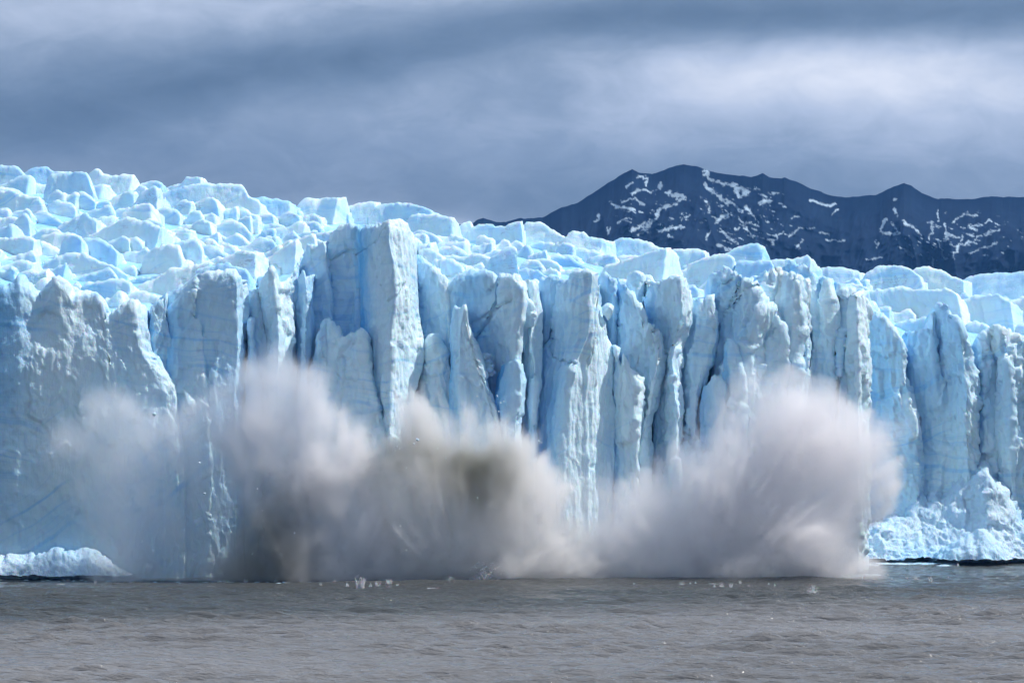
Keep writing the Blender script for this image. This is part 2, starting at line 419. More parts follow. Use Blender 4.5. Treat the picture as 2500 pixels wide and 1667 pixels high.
# ------------------------------------------------------------------ mountain
def build_mountain():
    Yr = 6400.0
    ridge = np.array([(300, 640), (700, 600), (1000, 560), (1150, 546), (1165, 538), (1180, 531), (1210, 541), (1235, 542), (1270, 533), (1325, 531), (1370, 507), (1410, 494), (1440, 476),
        (1480, 450), (1520, 424), (1543, 413), (1560, 422), (1590, 425), (1625, 414), (1650, 405), (1670, 401), (1700, 407), (1735, 418), (1780, 427), (1835, 432),
        (1862, 423), (1880, 433), (1908, 436), (1915, 434), (1940, 441), (1980, 460), (2020, 475), (2050, 482), (2090, 480), (2140, 475), (2180, 458), (2207, 447),
        (2225, 453), (2250, 472), (2290, 486), (2350, 485), (2380, 485), (2420, 480), (2500, 481), (2600, 495), (2750, 480), (3000, 560), (3400, 640)], float)
    px = np.arange(300, 3400, 1.7)
    ry = np.interp(px, ridge[:, 0], ridge[:, 1]) + 2.6 * fbm(px * .06, 0, 0, 4, 2)
    zr = PZ(ry, Yr); xr = PX(px, Yr)
    t = np.linspace(0, 1, 260)
    Z = zr[:, None] * (1 - t) + (-60) * t
    drop = (zr[:, None] - Z)
    Xw = np.repeat(xr[:, None], len(t), 1)
    sp = ridged(Xw * .0035 + .6 * fbm(Xw * .002, drop * .002, 0, 2, 5), drop * .0022, 0, 4, 31)
    sp2 = ridged(Xw * .011 + drop * .004, drop * .008, 0, 4, 33)
    fade = sstep(0, 130, drop)
    Yw = Yr - drop * 1.25 + (-230 * sp - 90 * sp2) * fade
    # keep picture position: rescale x and z with distance
    k = (D0 + Yw) / (D0 + Yr)
    Xs = Xw * k; Zs = HC + (Z - HC) * k
    pxg = np.repeat(px[:, None], len(t), 1); pyg = HY - (Z - HC) * F / (D0 + Yr)
    # snow left in gullies and on benches
    def S(x, y): return (1100 + x / 1.68, 380 + y / 1.68)
    strokes = [([(770, 90), (815, 90), (800, 125)], 6), ([(725, 130), (745, 110)], 6), ([(860, 135), (870, 115)], 9), ([(735, 160), (770, 142), (845, 148)], 7),
        ([(700, 190), (760, 175), (790, 200)], 5), ([(660, 200), (700, 212), (760, 225)], 8), ([(890, 150), (960, 172), (930, 195), (860, 220)], 10), ([(860, 220), (830, 270), (770, 318)], 9),
        ([(810, 275), (725, 310)], 7), ([(850, 310), (950, 290)], 7), ([(905, 335), (890, 320)], 5), ([(690, 275), (725, 255)], 5), ([(955, 265), (975, 250)], 4), ([(598, 262), (610, 250)], 8), ([(645, 325), (650, 300)], 7),
        ([(1045, 60), (1060, 95), (1100, 110), (1160, 125), (1215, 140)], 9), ([(1045, 120), (1090, 160), (1140, 190), (1200, 230)], 7), ([(1160, 120), (1190, 170), (1220, 150)], 12), ([(1055, 230), (1062, 205)], 10),
        ([(1090, 275), (1135, 240)], 10), ([(1100, 300), (1150, 345), (1180, 360)], 6), ([(1060, 310), (1055, 335)], 7), ([(1270, 190), (1310, 190)], 9), ([(1320, 155), (1340, 150)], 6),
        ([(1210, 210), (1270, 280)], 5), ([(1360, 310), (1320, 360)], 4), ([(1100, 365), (1150, 385)], 8), ([(1465, 180), (1500, 195), (1575, 205)], 6), ([(1570, 245), (1588, 222)], 5),
        ([(1380, 330), (1430, 300), (1490, 295)], 5), ([(1440, 345), (1420, 375)], 6), ([(1520, 310), (1560, 325)], 6), ([(1540, 345), (1620, 350)], 5), ([(1820, 185), (1825, 182)], 6), ([(1825, 215), (1830, 240)], 8),
        ([(1780, 260), (1765, 310), (1800, 320), (1850, 320)], 7), ([(1810, 280), (1840, 320)], 8), ([(1850, 265), (1900, 295), (1930, 330)], 6), ([(1995, 225), (2000, 270)], 6),
        ([(1975, 270), (1965, 340)], 6), ([(2030, 280), (2040, 330), (2080, 340)], 7), ([(2060, 270), (2110, 240), (2160, 245)], 5), ([(2100, 330), (2080, 380), (2060, 420)], 6), ([(2000, 350), (2030, 420)], 5),
        ([(2110, 370), (2170, 330), (2250, 300)], 5), ([(2130, 400), (2240, 355)], 5), ([(2150, 290), (2220, 270)], 4), ([(1850, 380), (1900, 410)], 8), ([(1975, 420), (1975, 450)], 6), ([(1750, 350), (1745, 380)], 6), ([(1700, 430), (1760, 420)], 4),
        ([(1180, 250), (1230, 330)], 5), ([(1230, 270), (1170, 300)], 6), ([(1290, 320), (1340, 330)], 4), ([(1400, 260), (1430, 250)], 4)]
    wx_ = pxg + 10 * fbm(pxg * .07, pyg * .09, 0, 4, 51); wy_ = pyg + 7 * fbm(pxg * .08, pyg * .08, 4, 3, 52)
    snow = np.full(pxg.shape, -9.0)
    rag = fbm(pxg * .16 + pyg * .08, pyg * .24, 0, 4, 61, .65)
    for pts, w in strokes:
        q = [S(*p) for p in pts]
        for (x0, y0), (x1, y1) in zip(q[:-1], q[1:]):
            L2 = (x1 - x0) ** 2 + (y1 - y0) ** 2 + 1e-6
            f = np.clip(((wx_ - x0) * (x1 - x0) + (wy_ - y0) * (y1 - y0)) / L2, 0, 1)
            d = np.hypot(wx_ - x0 - f * (x1 - x0), wy_ - y0 - f * (y1 - y0))
            snow = np.maximum(snow, 1 - d / (w * .55) + 1.25 * rag)
    zone = np.exp(-((pxg - 1830) / 130) ** 2 - ((pyg - 530) / 90) ** 2) + np.exp(-((pxg - 2340) / 170) ** 2 - ((pyg - 580) / 60) ** 2) + .8 * np.exp(-((pxg - 1570) / 90) ** 2 - ((pyg - 540) / 60) ** 2)
    rx = (pxg - 2270) ; ryy = (pyg - 470)
    streak = fbm((pxg + .6 * pyg) * .05, (pyg - .35 * pxg) * .20, 0, 3, 71)
    snow = np.maximum(snow, (streak - .34) * 5 * zone + (zone - .75) * .8)
    snow = snow - .3 * sstep(.05, -.35, fbm(pxg * .20 - pyg * .12, pyg * .30 + pxg * .05, 2, 3, 93))
    snow = sstep(-.05, .5, snow) * (.62 + .38 * sstep(-.2, .3, fbm(pxg * .05, pyg * .07, 0, 3, 91)))
    G = np.stack([Xs, Yw, Zs], -1)
    bk = G[:, :1].copy(); bk[..., 1] += 1500; bk[..., 2] = -60
    G = np.concatenate([bk, G], 1); snow = np.concatenate([snow[:, :1] * 0, snow], 1)
    me = mesh_from('mountain', G.reshape(-1, 3), gridq(*G.shape[:2]), None, attrs={'snow': snow})
    m, nt, out = new_mat('mountain_rock')
    p = nt.nodes.new('ShaderNodeBsdfPrincipled'); nt.links.new(p.outputs[0], out.inputs[0])
    at = nt.nodes.new('ShaderNodeAttribute'); at.attribute_name = 'snow'
    geo = nt.nodes.new('ShaderNodeNewGeometry')
    rk = ramp_node(nt, noise_node(nt, geo.outputs['Position'], .012, 6, .6), [(.3, ROCK[0]), (.7, ROCK[1])])
    nt.links.new(mix_rgb(nt, at.outputs['Fac'], rk, (.40, .52, .62)), p.inputs['Base Color'])
    p.inputs['Roughness'].default_value = .95; p.inputs['Specular IOR Level'].default_value = .1
    me.materials.append(m)
    obj('mountain', me, kind='structure')
ROCK = ((.004, .012, .034), (.009, .024, .056))
build_mountain()

# ------------------------------------------------------------------ glacier
glacier = bpy.data.objects.new('glacier', None); COL.objects.link(glacier)
glacier['label'] = 'wide pale blue glacier with a sheer ice cliff standing in the grey lake'
glacier['category'] = 'glacier'

def sky_py(px):      # skyline of the icefield in photo px
    return np.interp(px, [-400, 0, 240, 500, 620, 850, 1060, 1280, 1490, 1640, 1860, 2000, 2230, 2500, 2900], [395, 425, 440, 462, 500, 515, 545, 562, 595, 612, 640, 662, 675, 685, 690])
def wall_py(px):     # crest of the cliff
    return np.interp(px, [-400, 0, 250, 420, 590, 750, 900, 1010, 1110, 1300, 1450, 1600, 1800, 2000, 2110, 2230, 2350, 2500, 2900], [690, 690, 735, 720, 700, 640, 620, 640, 670, 690, 690, 710, 690, 700, 740, 790, 780, 820, 820])
def Yfront(px): return np.interp(px, [0, 900, 1450, 2050, 2120, 2900], [12, 18, 32, 40, 78, 80])
def build_field():
    px = np.arange(-420, 2920, 5.0); n = 90
    g = np.linspace(0, 1, n)
    PXg = np.repeat(px[:, None], n, 1)
    Y0 = Yfront(px)[:, None]
    Yg = Y0 + 6 + 340 * g[None, :] ** 1.35
    py = wall_py(px)[:, None] * (1 - g) + sky_py(px)[:, None] * g + 34 - 12 * g
    py = py + 6 * fbm(PXg * .03, Yg * .05, 0, 3, 12)
    G = np.stack([PX(PXg, Yg), Yg, PZ(py, Yg)], -1)
    fr = G[:, :1].copy(); fr[..., 2] = -3
    bk = G[:, -1:].copy(); bk[..., 1] += 60; bk[..., 2] -= 25
    bk2 = bk.copy(); bk2[..., 1] += 200; bk2[..., 2] = -3
    G = np.concatenate([fr, G, bk, bk2], 1)
    obj('ice_field', mesh_from('ice_field', G.reshape(-1, 3), gridq(*G.shape[:2], True), M_FIELD), glacier)
build_field()

def sheet(top, cr, Y, name='ice_pillar', **k):
    sheet.n += 1
    return ice_sheet(name, top, cr, Y, seed=sheet.n, parent=glacier, **k)
sheet.n = 0
B = 1450
# --- left wall
sheet([(-40, 700), (0, 700), (27, 689), (45, 671), (76, 696), (96, 716), (107, 694), (134, 671), (156, 689), (170, 716), (210, 707), (232, 714), (245, 734), (250, 765), (268, 770), (303, 738), (330, 734), (348, 760), (360, 800), (372, 860), (388, 870), (400, 905), (428, 944), (430, 1000)],
      [[(-60, 700, 2), (-60, B, 2)], [(45, 671, 2), (50, 900, 0), (30, B, -1)], [(96, 716, 3.5), (110, 860, .6), (100, B, 0)], [(140, 671, 2), (165, 900, 0), (150, B, 0)], [(215, 700, 3.0), (225, 760, 3.0), (240, 880, .5), (230, B, 0)],
       [(325, 734, 1.5), (338, 850, .5), (400, 960, 0), (430, 1100, 0), (435, B, 0)], [(352, 760, 4), (358, 800, 4), (372, 860, 3), (388, 870, 3), (404, 905, 2.5), (432, 944, 2), (434, 1020, 1.2), (450, 1100, .3), (455, B, .1)]], 0, rd=3.5, rh=4, amp=1.1, facet=.6, topjag=4)
sheet([(352, 810), (366, 796), (373, 752), (388, 738), (410, 711), (409, 738), (404, 767), (420, 800)], [[(340, 700, 9), (340, 950, 4), (340, B, 2)], [(375, 750, 5), (380, 950, 3), (380, B, 1.5)], [(404, 720, 5.5), (403, 780, 5.5), (470, 1000, 1.5), (490, B, 1)], [(412, 711, 7.5), (407, 780, 7.5), (475, 1000, 3), (495, B, 2.5)]], 0, rd=1, rh=2)
sheet([(402, 780), (410, 755), (424, 738), (445, 712), (464, 700), (480, 705), (481, 730), (480, 790), (498, 840)], [[(395, 700, 10), (395, 950, 3), (395, B, 1.2)], [(440, 700, 6), (440, 960, 2), (440, B, .5)], [(476, 705, 4), (474, 770, 4), (485, 800, 4), (492, 880, 2.5), (510, 1050, .3), (510, B, .2)], [(482, 700, 7), (480, 770, 7), (488, 800, 7), (498, 840, 7), (500, 880, 5.5), (522, 1050, 1.5), (522, B, 1.4)]], 0, rd=1.5, rh=3)
sheet([(380, 735), (425, 700), (446, 694), (504, 662), (560, 656), (571, 658), (578, 668), (584, 685), (590, 707)],
      [[(380, 660, 16), (400, 1000, 7), (400, B, 5)], [(446, 690, 11), (460, 1000, 5), (460, B, 4)], [(510, 700, 7), (520, 1000, 4.2), (520, B, 3.6)], [(579, 664, 5), (579, 780, 5), (580, 860, 5), (574, 930, 5), (576, B, 5)], [(591, 690, 13), (597, 790, 13), (600, 860, 13), (592, 930, 13), (596, B, 13)]], -3, rd=5, rh=6, fresh=.1)
# --- sharp fins
sheet([(604, 880), (606, 820), (611, 782), (614, 778), (618, 800), (624, 850), (634, 930)], [[(600, 760, 6), (596, B, 5)], [(613, 778, 4), (614, 880, 4), (622, 960, 4), (630, B, 4)], [(616, 775, 6.5), (621, 850, 6.5), (632, 930, 6.5), (644, B, 6.5)]], 2, rd=.6, rh=1.5, lean=0)
sheet([(585, 730), (600, 716), (628, 701), (638, 734), (646, 742), (646, 690), (661, 650), (670, 658), (678, 690), (696, 690), (714, 662), (727, 636), (732, 654), (733, 690)],
      [[(588, 690, 12), (588, B, 10)], [(622, 700, 8), (622, B, 6)], [(640, 690, 9.5), (645, 760, 9), (650, 830, 6), (660, B, 4)], [(661, 650, 4), (675, 740, 2), (681, 830, 1), (677, 930, 0), (676, B, 0)], [(700, 690, 9), (704, 800, 7), (706, 930, 6), (700, B, 5)], [(731, 636, 15), (726, 700, 15), (718, 800, 15), (722, 880, 15), (726, B, 13)]], 3, rd=1.5, rh=2.5, flute=1.3)
sheet([(726, 720), (732, 690), (741, 656), (744, 676), (759, 672), (763, 690), (762, 720)],
      [[(712, 640, 20), (713, B, 18)], [(730, 656, 14), (728, 740, 13), (737, 800, 11), (734, 860, 9), (728, B, 7)], [(744, 660, 10), (748, 740, 9.5), (746, 820, 8), (740, B, 6)], [(762, 676, 14), (760, 730, 14), (766, 796, 13), (760, 863, 12), (740, 926, 11), (722, 990, 10), (722, B, 10)]], 4, rd=1, rh=2, fresh=.15)
sheet([(738, 640), (745, 615), (752, 598), (770, 600), (787, 590), (795, 592), (797, 605), (800, 640)],
      [[(735, 590, 22), (735, B, 20)], [(757, 598, 16), (756, 740, 15), (758, 860, 14), (770, B, 12)], [(790, 590, 14), (798, 650, 13), (802, 720, 13), (810, 785, 12), (812, 850, 11), (800, B, 9)], [(797, 600, 20), (803, 650, 20), (808, 720, 20), (817, 785, 20), (822, 850, 18), (815, B, 16)]], 8, rd=1.2, rh=2)
sheet([(798, 655), (823, 650), (842, 637), (862, 618), (868, 614), (876, 631), (880, 660)],
      [[(796, 620, 27), (805, 800, 25), (815, B, 24)], [(836, 640, 21), (838, 700, 20), (834, 760, 19), (826, 800, 17), (815, 860, 15), (820, B, 13)], [(870, 616, 14), (874, 700, 13), (879, 800, 12), (885, B, 11)], [(879, 650, 19), (884, 740, 19), (885, 810, 18), (890, B, 17)]], 8, rd=2, rh=3, fresh=[.9, .8, .15, .1])
# lower ledge in front of the tower
sheet([(752, 930), (772, 870), (778, 812), (795, 783), (815, 790), (832, 818), (846, 822), (861, 808), (884, 805), (890, 812), (900, 900), (930, 1050)],
      [[(748, 780, 16), (745, B, 12)], [(776, 800, 9), (778, 900, 8), (770, B, 5)], [(797, 790, 10), (800, 935, 8), (808, 1000, 5), (810, B, 3)], [(850, 810, 7), (850, B, 2)], [(888, 806, 5), (892, 860, 4), (900, 930, 3), (922, 1010, 2), (940, 1100, 1), (950, B, 0)], [(892, 806, 9), (897, 860, 9), (907, 930, 9), (928, 1010, 8), (945, 1100, 6), (955, B, 5)]], 3, rd=1.5, rh=2, amp=1.4, topjag=4)
# --- the tower
sheet([(795, 615), (804, 580), (823, 554), (852, 541), (865, 548), (887, 551), (919, 545), (951, 535), (976, 533), (992, 545), (999, 557), (1002, 578), (1011, 577), (1018, 586), (1019, 612), (1022, 660)],
      [[(795, 540, 21), (795, B, 20)], [(840, 540, 17), (870, 650, 19), (878, B, 19)], [(880, 560, 12), (884, 640, 15), (886, 800, 15), (896, 900, 13), (905, B, 10)], [(925, 545, 6), (908, 650, 8), (908, 800, 8), (918, 900, 7), (925, B, 4)],
       [(950, 590, 0), (960, 650, 0), (966, 720, 0), (962, 760, 0), (955, 800, 0), (953, 850, 0), (952, 960, 0), (951, B, 0)], [(990, 560, 6), (992, 700, 5), (1000, 850, 6), (985, 950, 4), (975, B, 3)],
       [(1018, 590, 12), (1020, 700, 12), (1024, 800, 12), (1034, 835, 12), (1036, 860, 12), (1026, 910, 11), (1010, 960, 10), (1000, 1050, 9), (990, B, 8)]], 3, rd=7, rh=9, flute=.9, amp=.7, wig=1.2, fresh=[.4, .25, .85, .25, .05, 0, 0], res=.26,
      grooves=[([(872, 622), (895, 608), (925, 585), (945, 558)], 2.5, 1.0), ([(800, 640), (850, 612), (885, 608)], 2.5, .8)],
      label='tallest ice tower in the middle of the cliff')
sheet([(1005, 612), (1035, 629), (1057, 641), (1080, 670), (1099, 702), (1110, 728), (1112, 790)],
      [[(1000, 600, 14), (1015, B, 14)], [(1035, 620, 11), (1040, 800, 11), (1040, 920, 10), (1045, B, 7)], [(1075, 650, 7), (1092, 720, 7), (1097, 791, 7), (1098, 839, 7), (1096, 874, 6), (1101, 906, 5), (1121, 983, 3), (1140, 1100, 1), (1150, B, 0)], [(1088, 670, 12), (1110, 728, 13), (1112, 790, 13), (1110, 830, 13), (1114, 900, 12), (1131, 970, 10), (1143, 1010, 9), (1160, 1100, 8), (1165, B, 7)]], 10, rd=5, rh=8, amp=1.3)
sheet([(1035, 870), (1045, 835), (1062, 820), (1075, 850), (1090, 868), (1100, 900), (1105, 960)], [[(1030, 800, 9), (1020, B, 5)], [(1060, 820, 5), (1062, B, 2)], [(1098, 860, 5.5), (1100, 940, 5), (1115, B, 1)]], 8, rd=2, rh=3, amp=1.6, lump=.5)
sheet([(1105, 790), (1112, 747), (1123, 752), (1136, 743), (1141, 800), (1160, 852), (1165, 900)],
      [[(1100, 740, 9), (1100, B, 6)], [(1124, 750, 5), (1126, 900, 3), (1130, B, 0)], [(1137, 745, 4), (1142, 800, 4), (1160, 860, 3), (1180, 920, 2), (1200, 970, 1), (1222, 1050, 0), (1225, B, 0)], [(1141, 745, 8), (1146, 800, 8), (1164, 860, 7), (1184, 920, 6), (1204, 970, 5), (1226, 1050, 4), (1230, B, 4)]], 4, rd=1.5, rh=3, topjag=3)
sheet([(1085, 678), (1112, 672), (1121, 665), (1160, 662), (1195, 661), (1204, 664), (1217, 675), (1230, 669), (1255, 670), (1265, 675), (1269, 689)],
      [[(1086, 650, 14), (1100, B, 14)], [(1150, 660, 11), (1150, 780, 14), (1160, 850, 15), (1170, B, 12)], [(1215, 672, 8), (1200, 780, 10), (1210, 850, 12), (1215, B, 12)], [(1265, 675, 4), (1275, 743, 4), (1270, 775, 4), (1264, 823, 4), (1260, 871, 4), (1260, B, 4)], [(1278, 690, 11), (1284, 743, 11), (1278, 780, 11), (1270, 823, 10), (1268, B, 10)]], 3, rd=5, rh=6, fresh=[.3, .75, .35, .1, 0], amp=.9, grooves=[([(1217, 682), (1214, 735), (1196, 780), (1160, 835)], 3, 1.6), ([(1255, 730), (1210, 760), (1150, 790)], 2.5, .8)])
sheet([(1222, 900), (1234, 887), (1250, 885), (1262, 878), (1270, 890)],
      [[(1226, 880, 12), (1212, 935, 11), (1206, 985, 9), (1212, 1040, 8), (1215, B, 6)], [(1236, 886, 6), (1230, 940, 5), (1224, 985, 4), (1228, 1040, 3), (1230, B, 2)], [(1263, 880, 2.5), (1272, 935, 2.5), (1264, 983, 2.5), (1260, 1046, 2.5), (1262, B, 2.5)], [(1275, 890, 9), (1282, 935, 9), (1276, 983, 9), (1272, 1046, 9), (1274, B, 9)]], 1, rd=1, rh=1.5, fresh=.3)
sheet([(1262, 700), (1271, 691), (1281, 686), (1303, 688), (1307, 694), (1314, 712), (1322, 728), (1328, 759)],
      [[(1262, 680, 14), (1262, B, 12)], [(1280, 690, 12), (1280, 800, 11), (1285, B, 6)], [(1303, 690, 7), (1300, 745, 7), (1298, 823, 6), (1306, 903, 5), (1303, 983, 4), (1300, B, 3)], [(1310, 700, 11), (1326, 759, 11), (1325, 798, 11), (1324, 887, 10), (1318, 935, 9), (1312, 983, 8), (1309, 1046, 8), (1305, B, 8)]], 6, rd=1.5, rh=2, flute=1.3)
sheet([(1274, 770), (1276, 735), (1282, 724), (1292, 730), (1299, 742), (1302, 765), (1308, 770)], [[(1272, 700, 9), (1271, 900, 9)], [(1290, 724, 4), (1290, 770, 5), (1280, 800, 8), (1278, 900, 9)], [(1299, 740, 4), (1300, 780, 5), (1286, 805, 9), (1282, 900, 10)], [(1304, 750, 8), (1304, 785, 9), (1290, 808, 11), (1286, 900, 11)]], 6, bottom=860, rd=2, rh=3, fresh=.2)
# --- smooth bright slab with the crack
sheet([(1308, 684), (1319, 678), (1348, 675), (1349, 684), (1367, 680), (1392, 684), (1400, 672), (1412, 664), (1443, 664), (1460, 681), (1455, 692), (1448, 698)],
      [[(1318, 660, 16), (1322, 850, 13), (1316, 940, 11), (1311, 985, 10), (1304, 1050, 9), (1300, B, 9)], [(1385, 680, 9), (1375, 850, 7), (1340, 1000, 5), (1335, B, 4)],
       [(1446, 690, 1), (1436, 745, 1), (1438, 790, 1), (1428, 835, 1), (1409, 880, 1), (1397, 906, 0), (1385, 967, 0), (1374, 1046, 0), (1372, 1150, 0), (1378, 1300, 0), (1380, B, 0)],
       [(1451, 695, 6), (1448, 745, 5), (1452, 800, 4), (1446, 860, 4), (1436, 950, 3), (1425, 1100, 2), (1425, B, 2)],
       [(1455, 695, 12), (1457, 745, 12), (1472, 780, 12), (1487, 830, 12), (1499, 880, 12), (1504, 950, 12), (1509, 1000, 11), (1506, 1100, 11), (1500, 1200, 11), (1494, 1280, 11), (1490, B, 11)]], 9, rd=2.5, rh=3, flute=2.4, amp=.5, wig=1.5, facet=.6, fresh=[.35, .3, .1, 0, 0], res=.26,
      grooves=[([(1368, 685), (1361, 730), (1357, 765), (1349, 800), (1340, 832)], 2.6, 2.2), ([(1357, 765), (1352, 820), (1346, 850), (1352, 868), (1370, 880), (1404, 888)], 2.0, 1.2), ([(1340, 832), (1328, 848)], 3, 3)],
      label='smooth slab of clear blue ice with a bright fluted right side')
sheet([(1440, 700), (1450, 690), (1463, 682), (1476, 666), (1484, 673), (1495, 682), (1506, 688), (1511, 702)],
      [[(1438, 660, 22), (1450, B, 22)], [(1470, 680, 16), (1480, 800, 17), (1490, B, 16)], [(1500, 685, 11), (1500, 760, 11), (1498, 830, 12), (1500, B, 12)], [(1510, 690, 15), (1510, 760, 15), (1508, 810, 15), (1502, 860, 15), (1505, B, 15)]], 16, rd=1.5, rh=2, fresh=.35)
sheet([(1496, 694), (1508, 679), (1521, 693), (1531, 695), (1538, 709), (1547, 716), (1552, 733), (1567, 740), (1570, 761), (1580, 789), (1595, 791), (1605, 810), (1615, 828), (1622, 845)],
      [[(1495, 660, 18), (1500, B, 16)], [(1530, 690, 11), (1530, B, 9)], [(1568, 740, 9), (1575, 800, 8), (1560, 900, 10), (1560, B, 7)], [(1600, 790, 5), (1607, 880, 4), (1596, 933, 4), (1588, 985, 4), (1570, 1060, 3), (1565, B, 3)], [(1606, 800, 11), (1622, 845, 11), (1626, 873, 11), (1616, 915, 10), (1609, 985, 9), (1592, 1035, 8), (1590, B, 8)]], 14, rd=2.5, rh=3.5, amp=1.4, fresh=.1, topjag=3)
sheet([(1496, 935), (1501, 860), (1507, 848), (1512, 880), (1518, 905), (1520, 870), (1524, 866), (1532, 890), (1545, 905), (1560, 922), (1568, 950)],
      [[(1492, 840, 10), (1492, B, 9)], [(1508, 860, 6), (1510, B, 4)], [(1530, 870, 4), (1532, B, 2)], [(1558, 900, 3), (1556, 980, 2.5), (1552, B, 2)], [(1568, 910, 8), (1567, 980, 8), (1563, B, 7)]], 12, rd=1, rh=2, amp=1.2, topjag=5)
sheet([(1532, 700), (1537, 681), (1545, 670), (1553, 667), (1563, 671), (1571, 681), (1572, 700), (1567, 737)], [[(1530, 660, 22), (1530, 900, 22)], [(1553, 668, 18), (1552, 900, 18)], [(1571, 675, 19), (1566, 900, 19)]], 19, bottom=900, rd=1, rh=2, fresh=.2)
sheet([(1574, 735), (1577, 690), (1582, 681), (1586, 690), (1588, 720)], [[(1572, 660, 20), (1572, 900, 20)], [(1583, 682, 17), (1583, 900, 17)], [(1590, 690, 19), (1590, 900, 19)]], 19, bottom=900, rd=.8, rh=2)
sheet([(1565, 745), (1587, 712), (1590, 695), (1604, 689), (1625, 688), (1650, 680), (1660, 676), (1668, 676), (1675, 702), (1686, 723), (1689, 740)],
      [[(1564, 680, 18), (1585, 790, 17), (1600, 900, 15), (1590, B, 12)], [(1612, 690, 10), (1620, 800, 11), (1625, 900, 10), (1622, B, 6)], [(1664, 676, 2), (1664, 740, 1), (1666, 775, 1), (1660, 800, 4), (1649, 825, 6), (1641, 880, 4), (1644, 930, 3), (1652, 1000, 2), (1650, 1100, 1), (1652, B, 0)],
       [(1676, 690, 9), (1688, 740, 9), (1688, 795, 9), (1678, 815, 12), (1664, 850, 12), (1660, 900, 12), (1664, 1000, 11), (1664, 1100, 10), (1668, B, 9)]], 14, rd=3, rh=4, amp=1.2, flute=1.2)
sheet([(1680, 745), (1689, 740), (1696, 730), (1714, 731), (1724, 733), (1731, 719), (1737, 721), (1742, 754), (1752, 772), (1755, 800)],
      [[(1676, 700, 14), (1655, 860, 12), (1655, B, 9)], [(1710, 730, 7), (1698, 850, 6), (1680, 1000, 4), (1675, B, 3)], [(1740, 745, 6), (1748, 810, 6), (1732, 870, 5), (1712, 915, 5), (1700, 970, 4), (1692, B, 3)], [(1747, 750, 12), (1755, 817, 12), (1740, 870, 11), (1720, 915, 10), (1706, 970, 10), (1700, B, 9)]], 19, rd=2, rh=3, amp=1.3, flute=1.4, topjag=5)
# --- broken mass right of centre
sheet([(1738, 750), (1745, 705), (1744, 674), (1760, 663), (1791, 658), (1805, 663), (1833, 681), (1847, 695), (1851, 708), (1865, 738), (1880, 750), (1889, 758), (1896, 775), (1910, 810)],
      [[(1736, 650, 18), (1748, 820, 16), (1735, 930, 14), (1735, B, 10)], [(1790, 665, 11), (1795, 800, 9), (1775, 900, 8), (1775, B, 5)], [(1862, 730, 2), (1846, 796, 1), (1832, 828, 2), (1815, 860, 3), (1830, 930, 3), (1835, B, 2)], [(1885, 755, 4), (1870, 800, 7), (1860, 860, 7), (1868, 950, 5), (1868, B, 4)],
       [(1893, 760, 6), (1911, 810, 6), (1916, 845, 6), (1917, 890, 6), (1905, 1000, 5), (1905, B, 5)], [(1898, 770, 12), (1917, 810, 12), (1921, 845, 12), (1922, 890, 12), (1912, 1000, 11), (1915, B, 11)]], 16, rd=4, rh=5, amp=1.5, flute=2.0, topjag=4, fresh=[.5, .25, .05, 0, 0, 0],
      grooves=[([(1746, 745), (1752, 715), (1762, 700), (1790, 680)], 3, 2), ([(1770, 770), (1800, 715), (1812, 690)], 2.5, 1.2), ([(1845, 700), (1830, 700), (1812, 720), (1790, 750)], 2.5, 1)])
sheet([(1766, 885), (1773, 862), (1777, 838), (1783, 831), (1788, 833), (1808, 863), (1815, 880), (1829, 912), (1830, 930)], [[(1768, 820, 10), (1766, B, 9)], [(1786, 832, 4), (1788, B, 3)], [(1806, 860, 4), (1815, 930, 3), (1800, B, 3)], [(1812, 870, 9), (1830, 920, 9), (1812, 990, 9), (1808, B, 9)]], 14, rd=1, rh=2, amp=1.2, topjag=4, flute=1.3)
sheet([(1728, 940), (1735, 924), (1749, 917), (1762, 921), (1770, 932), (1782, 945), (1784, 1000)], [[(1726, 910, 9), (1708, 990, 8), (1706, B, 7)], [(1748, 918, 5), (1745, B, 3)], [(1768, 925, 5), (1768, B, 3.5)], [(1782, 935, 9), (1776, B, 8)]], 14, rd=.8, rh=1, amp=.9)
sheet([(1738, 940), (1744, 850), (1752, 830), (1765, 826), (1772, 845), (1776, 900)], [[(1735, 800, 15), (1735, B, 14)], [(1758, 826, 12), (1758, B, 12)], [(1776, 830, 14), (1776, B, 14)]], 18, rd=1.5, rh=2, fresh=.5)
sheet([(1835, 690), (1868, 661), (1886, 667), (1921, 663), (1935, 661), (1952, 670), (1956, 702), (1959, 747), (1966, 768)],
      [[(1838, 640, 16), (1880, B, 14)], [(1880, 670, 10), (1885, 800, 10), (1895, B, 7)], [(1908, 690, 11), (1915, 850, 8), (1915, B, 5)], [(1930, 720, 7), (1932, B, 4)], [(1948, 665, 6), (1952, 747, 5), (1958, 780, 5), (1962, 810, 5), (1948, 866, 5), (1946, B, 5)], [(1956, 680, 12), (1960, 747, 12), (1967, 768, 12), (1971, 810, 12), (1957, 866, 12), (1954, B, 12)]], 17, rd=3, rh=4, amp=1.5, flute=2.2, topjag=4)
sheet([(1958, 745), (1963, 705), (1970, 674), (1975, 669), (1980, 675), (1979, 705), (1969, 745)], [[(1955, 660, 13), (1958, B, 13)], [(1972, 670, 9), (1968, 745, 9), (1975, B, 9)], [(1980, 672, 12), (1977, 720, 12), (1972, 760, 12), (1985, B, 12)]], 17, rd=.8, rh=1.5)
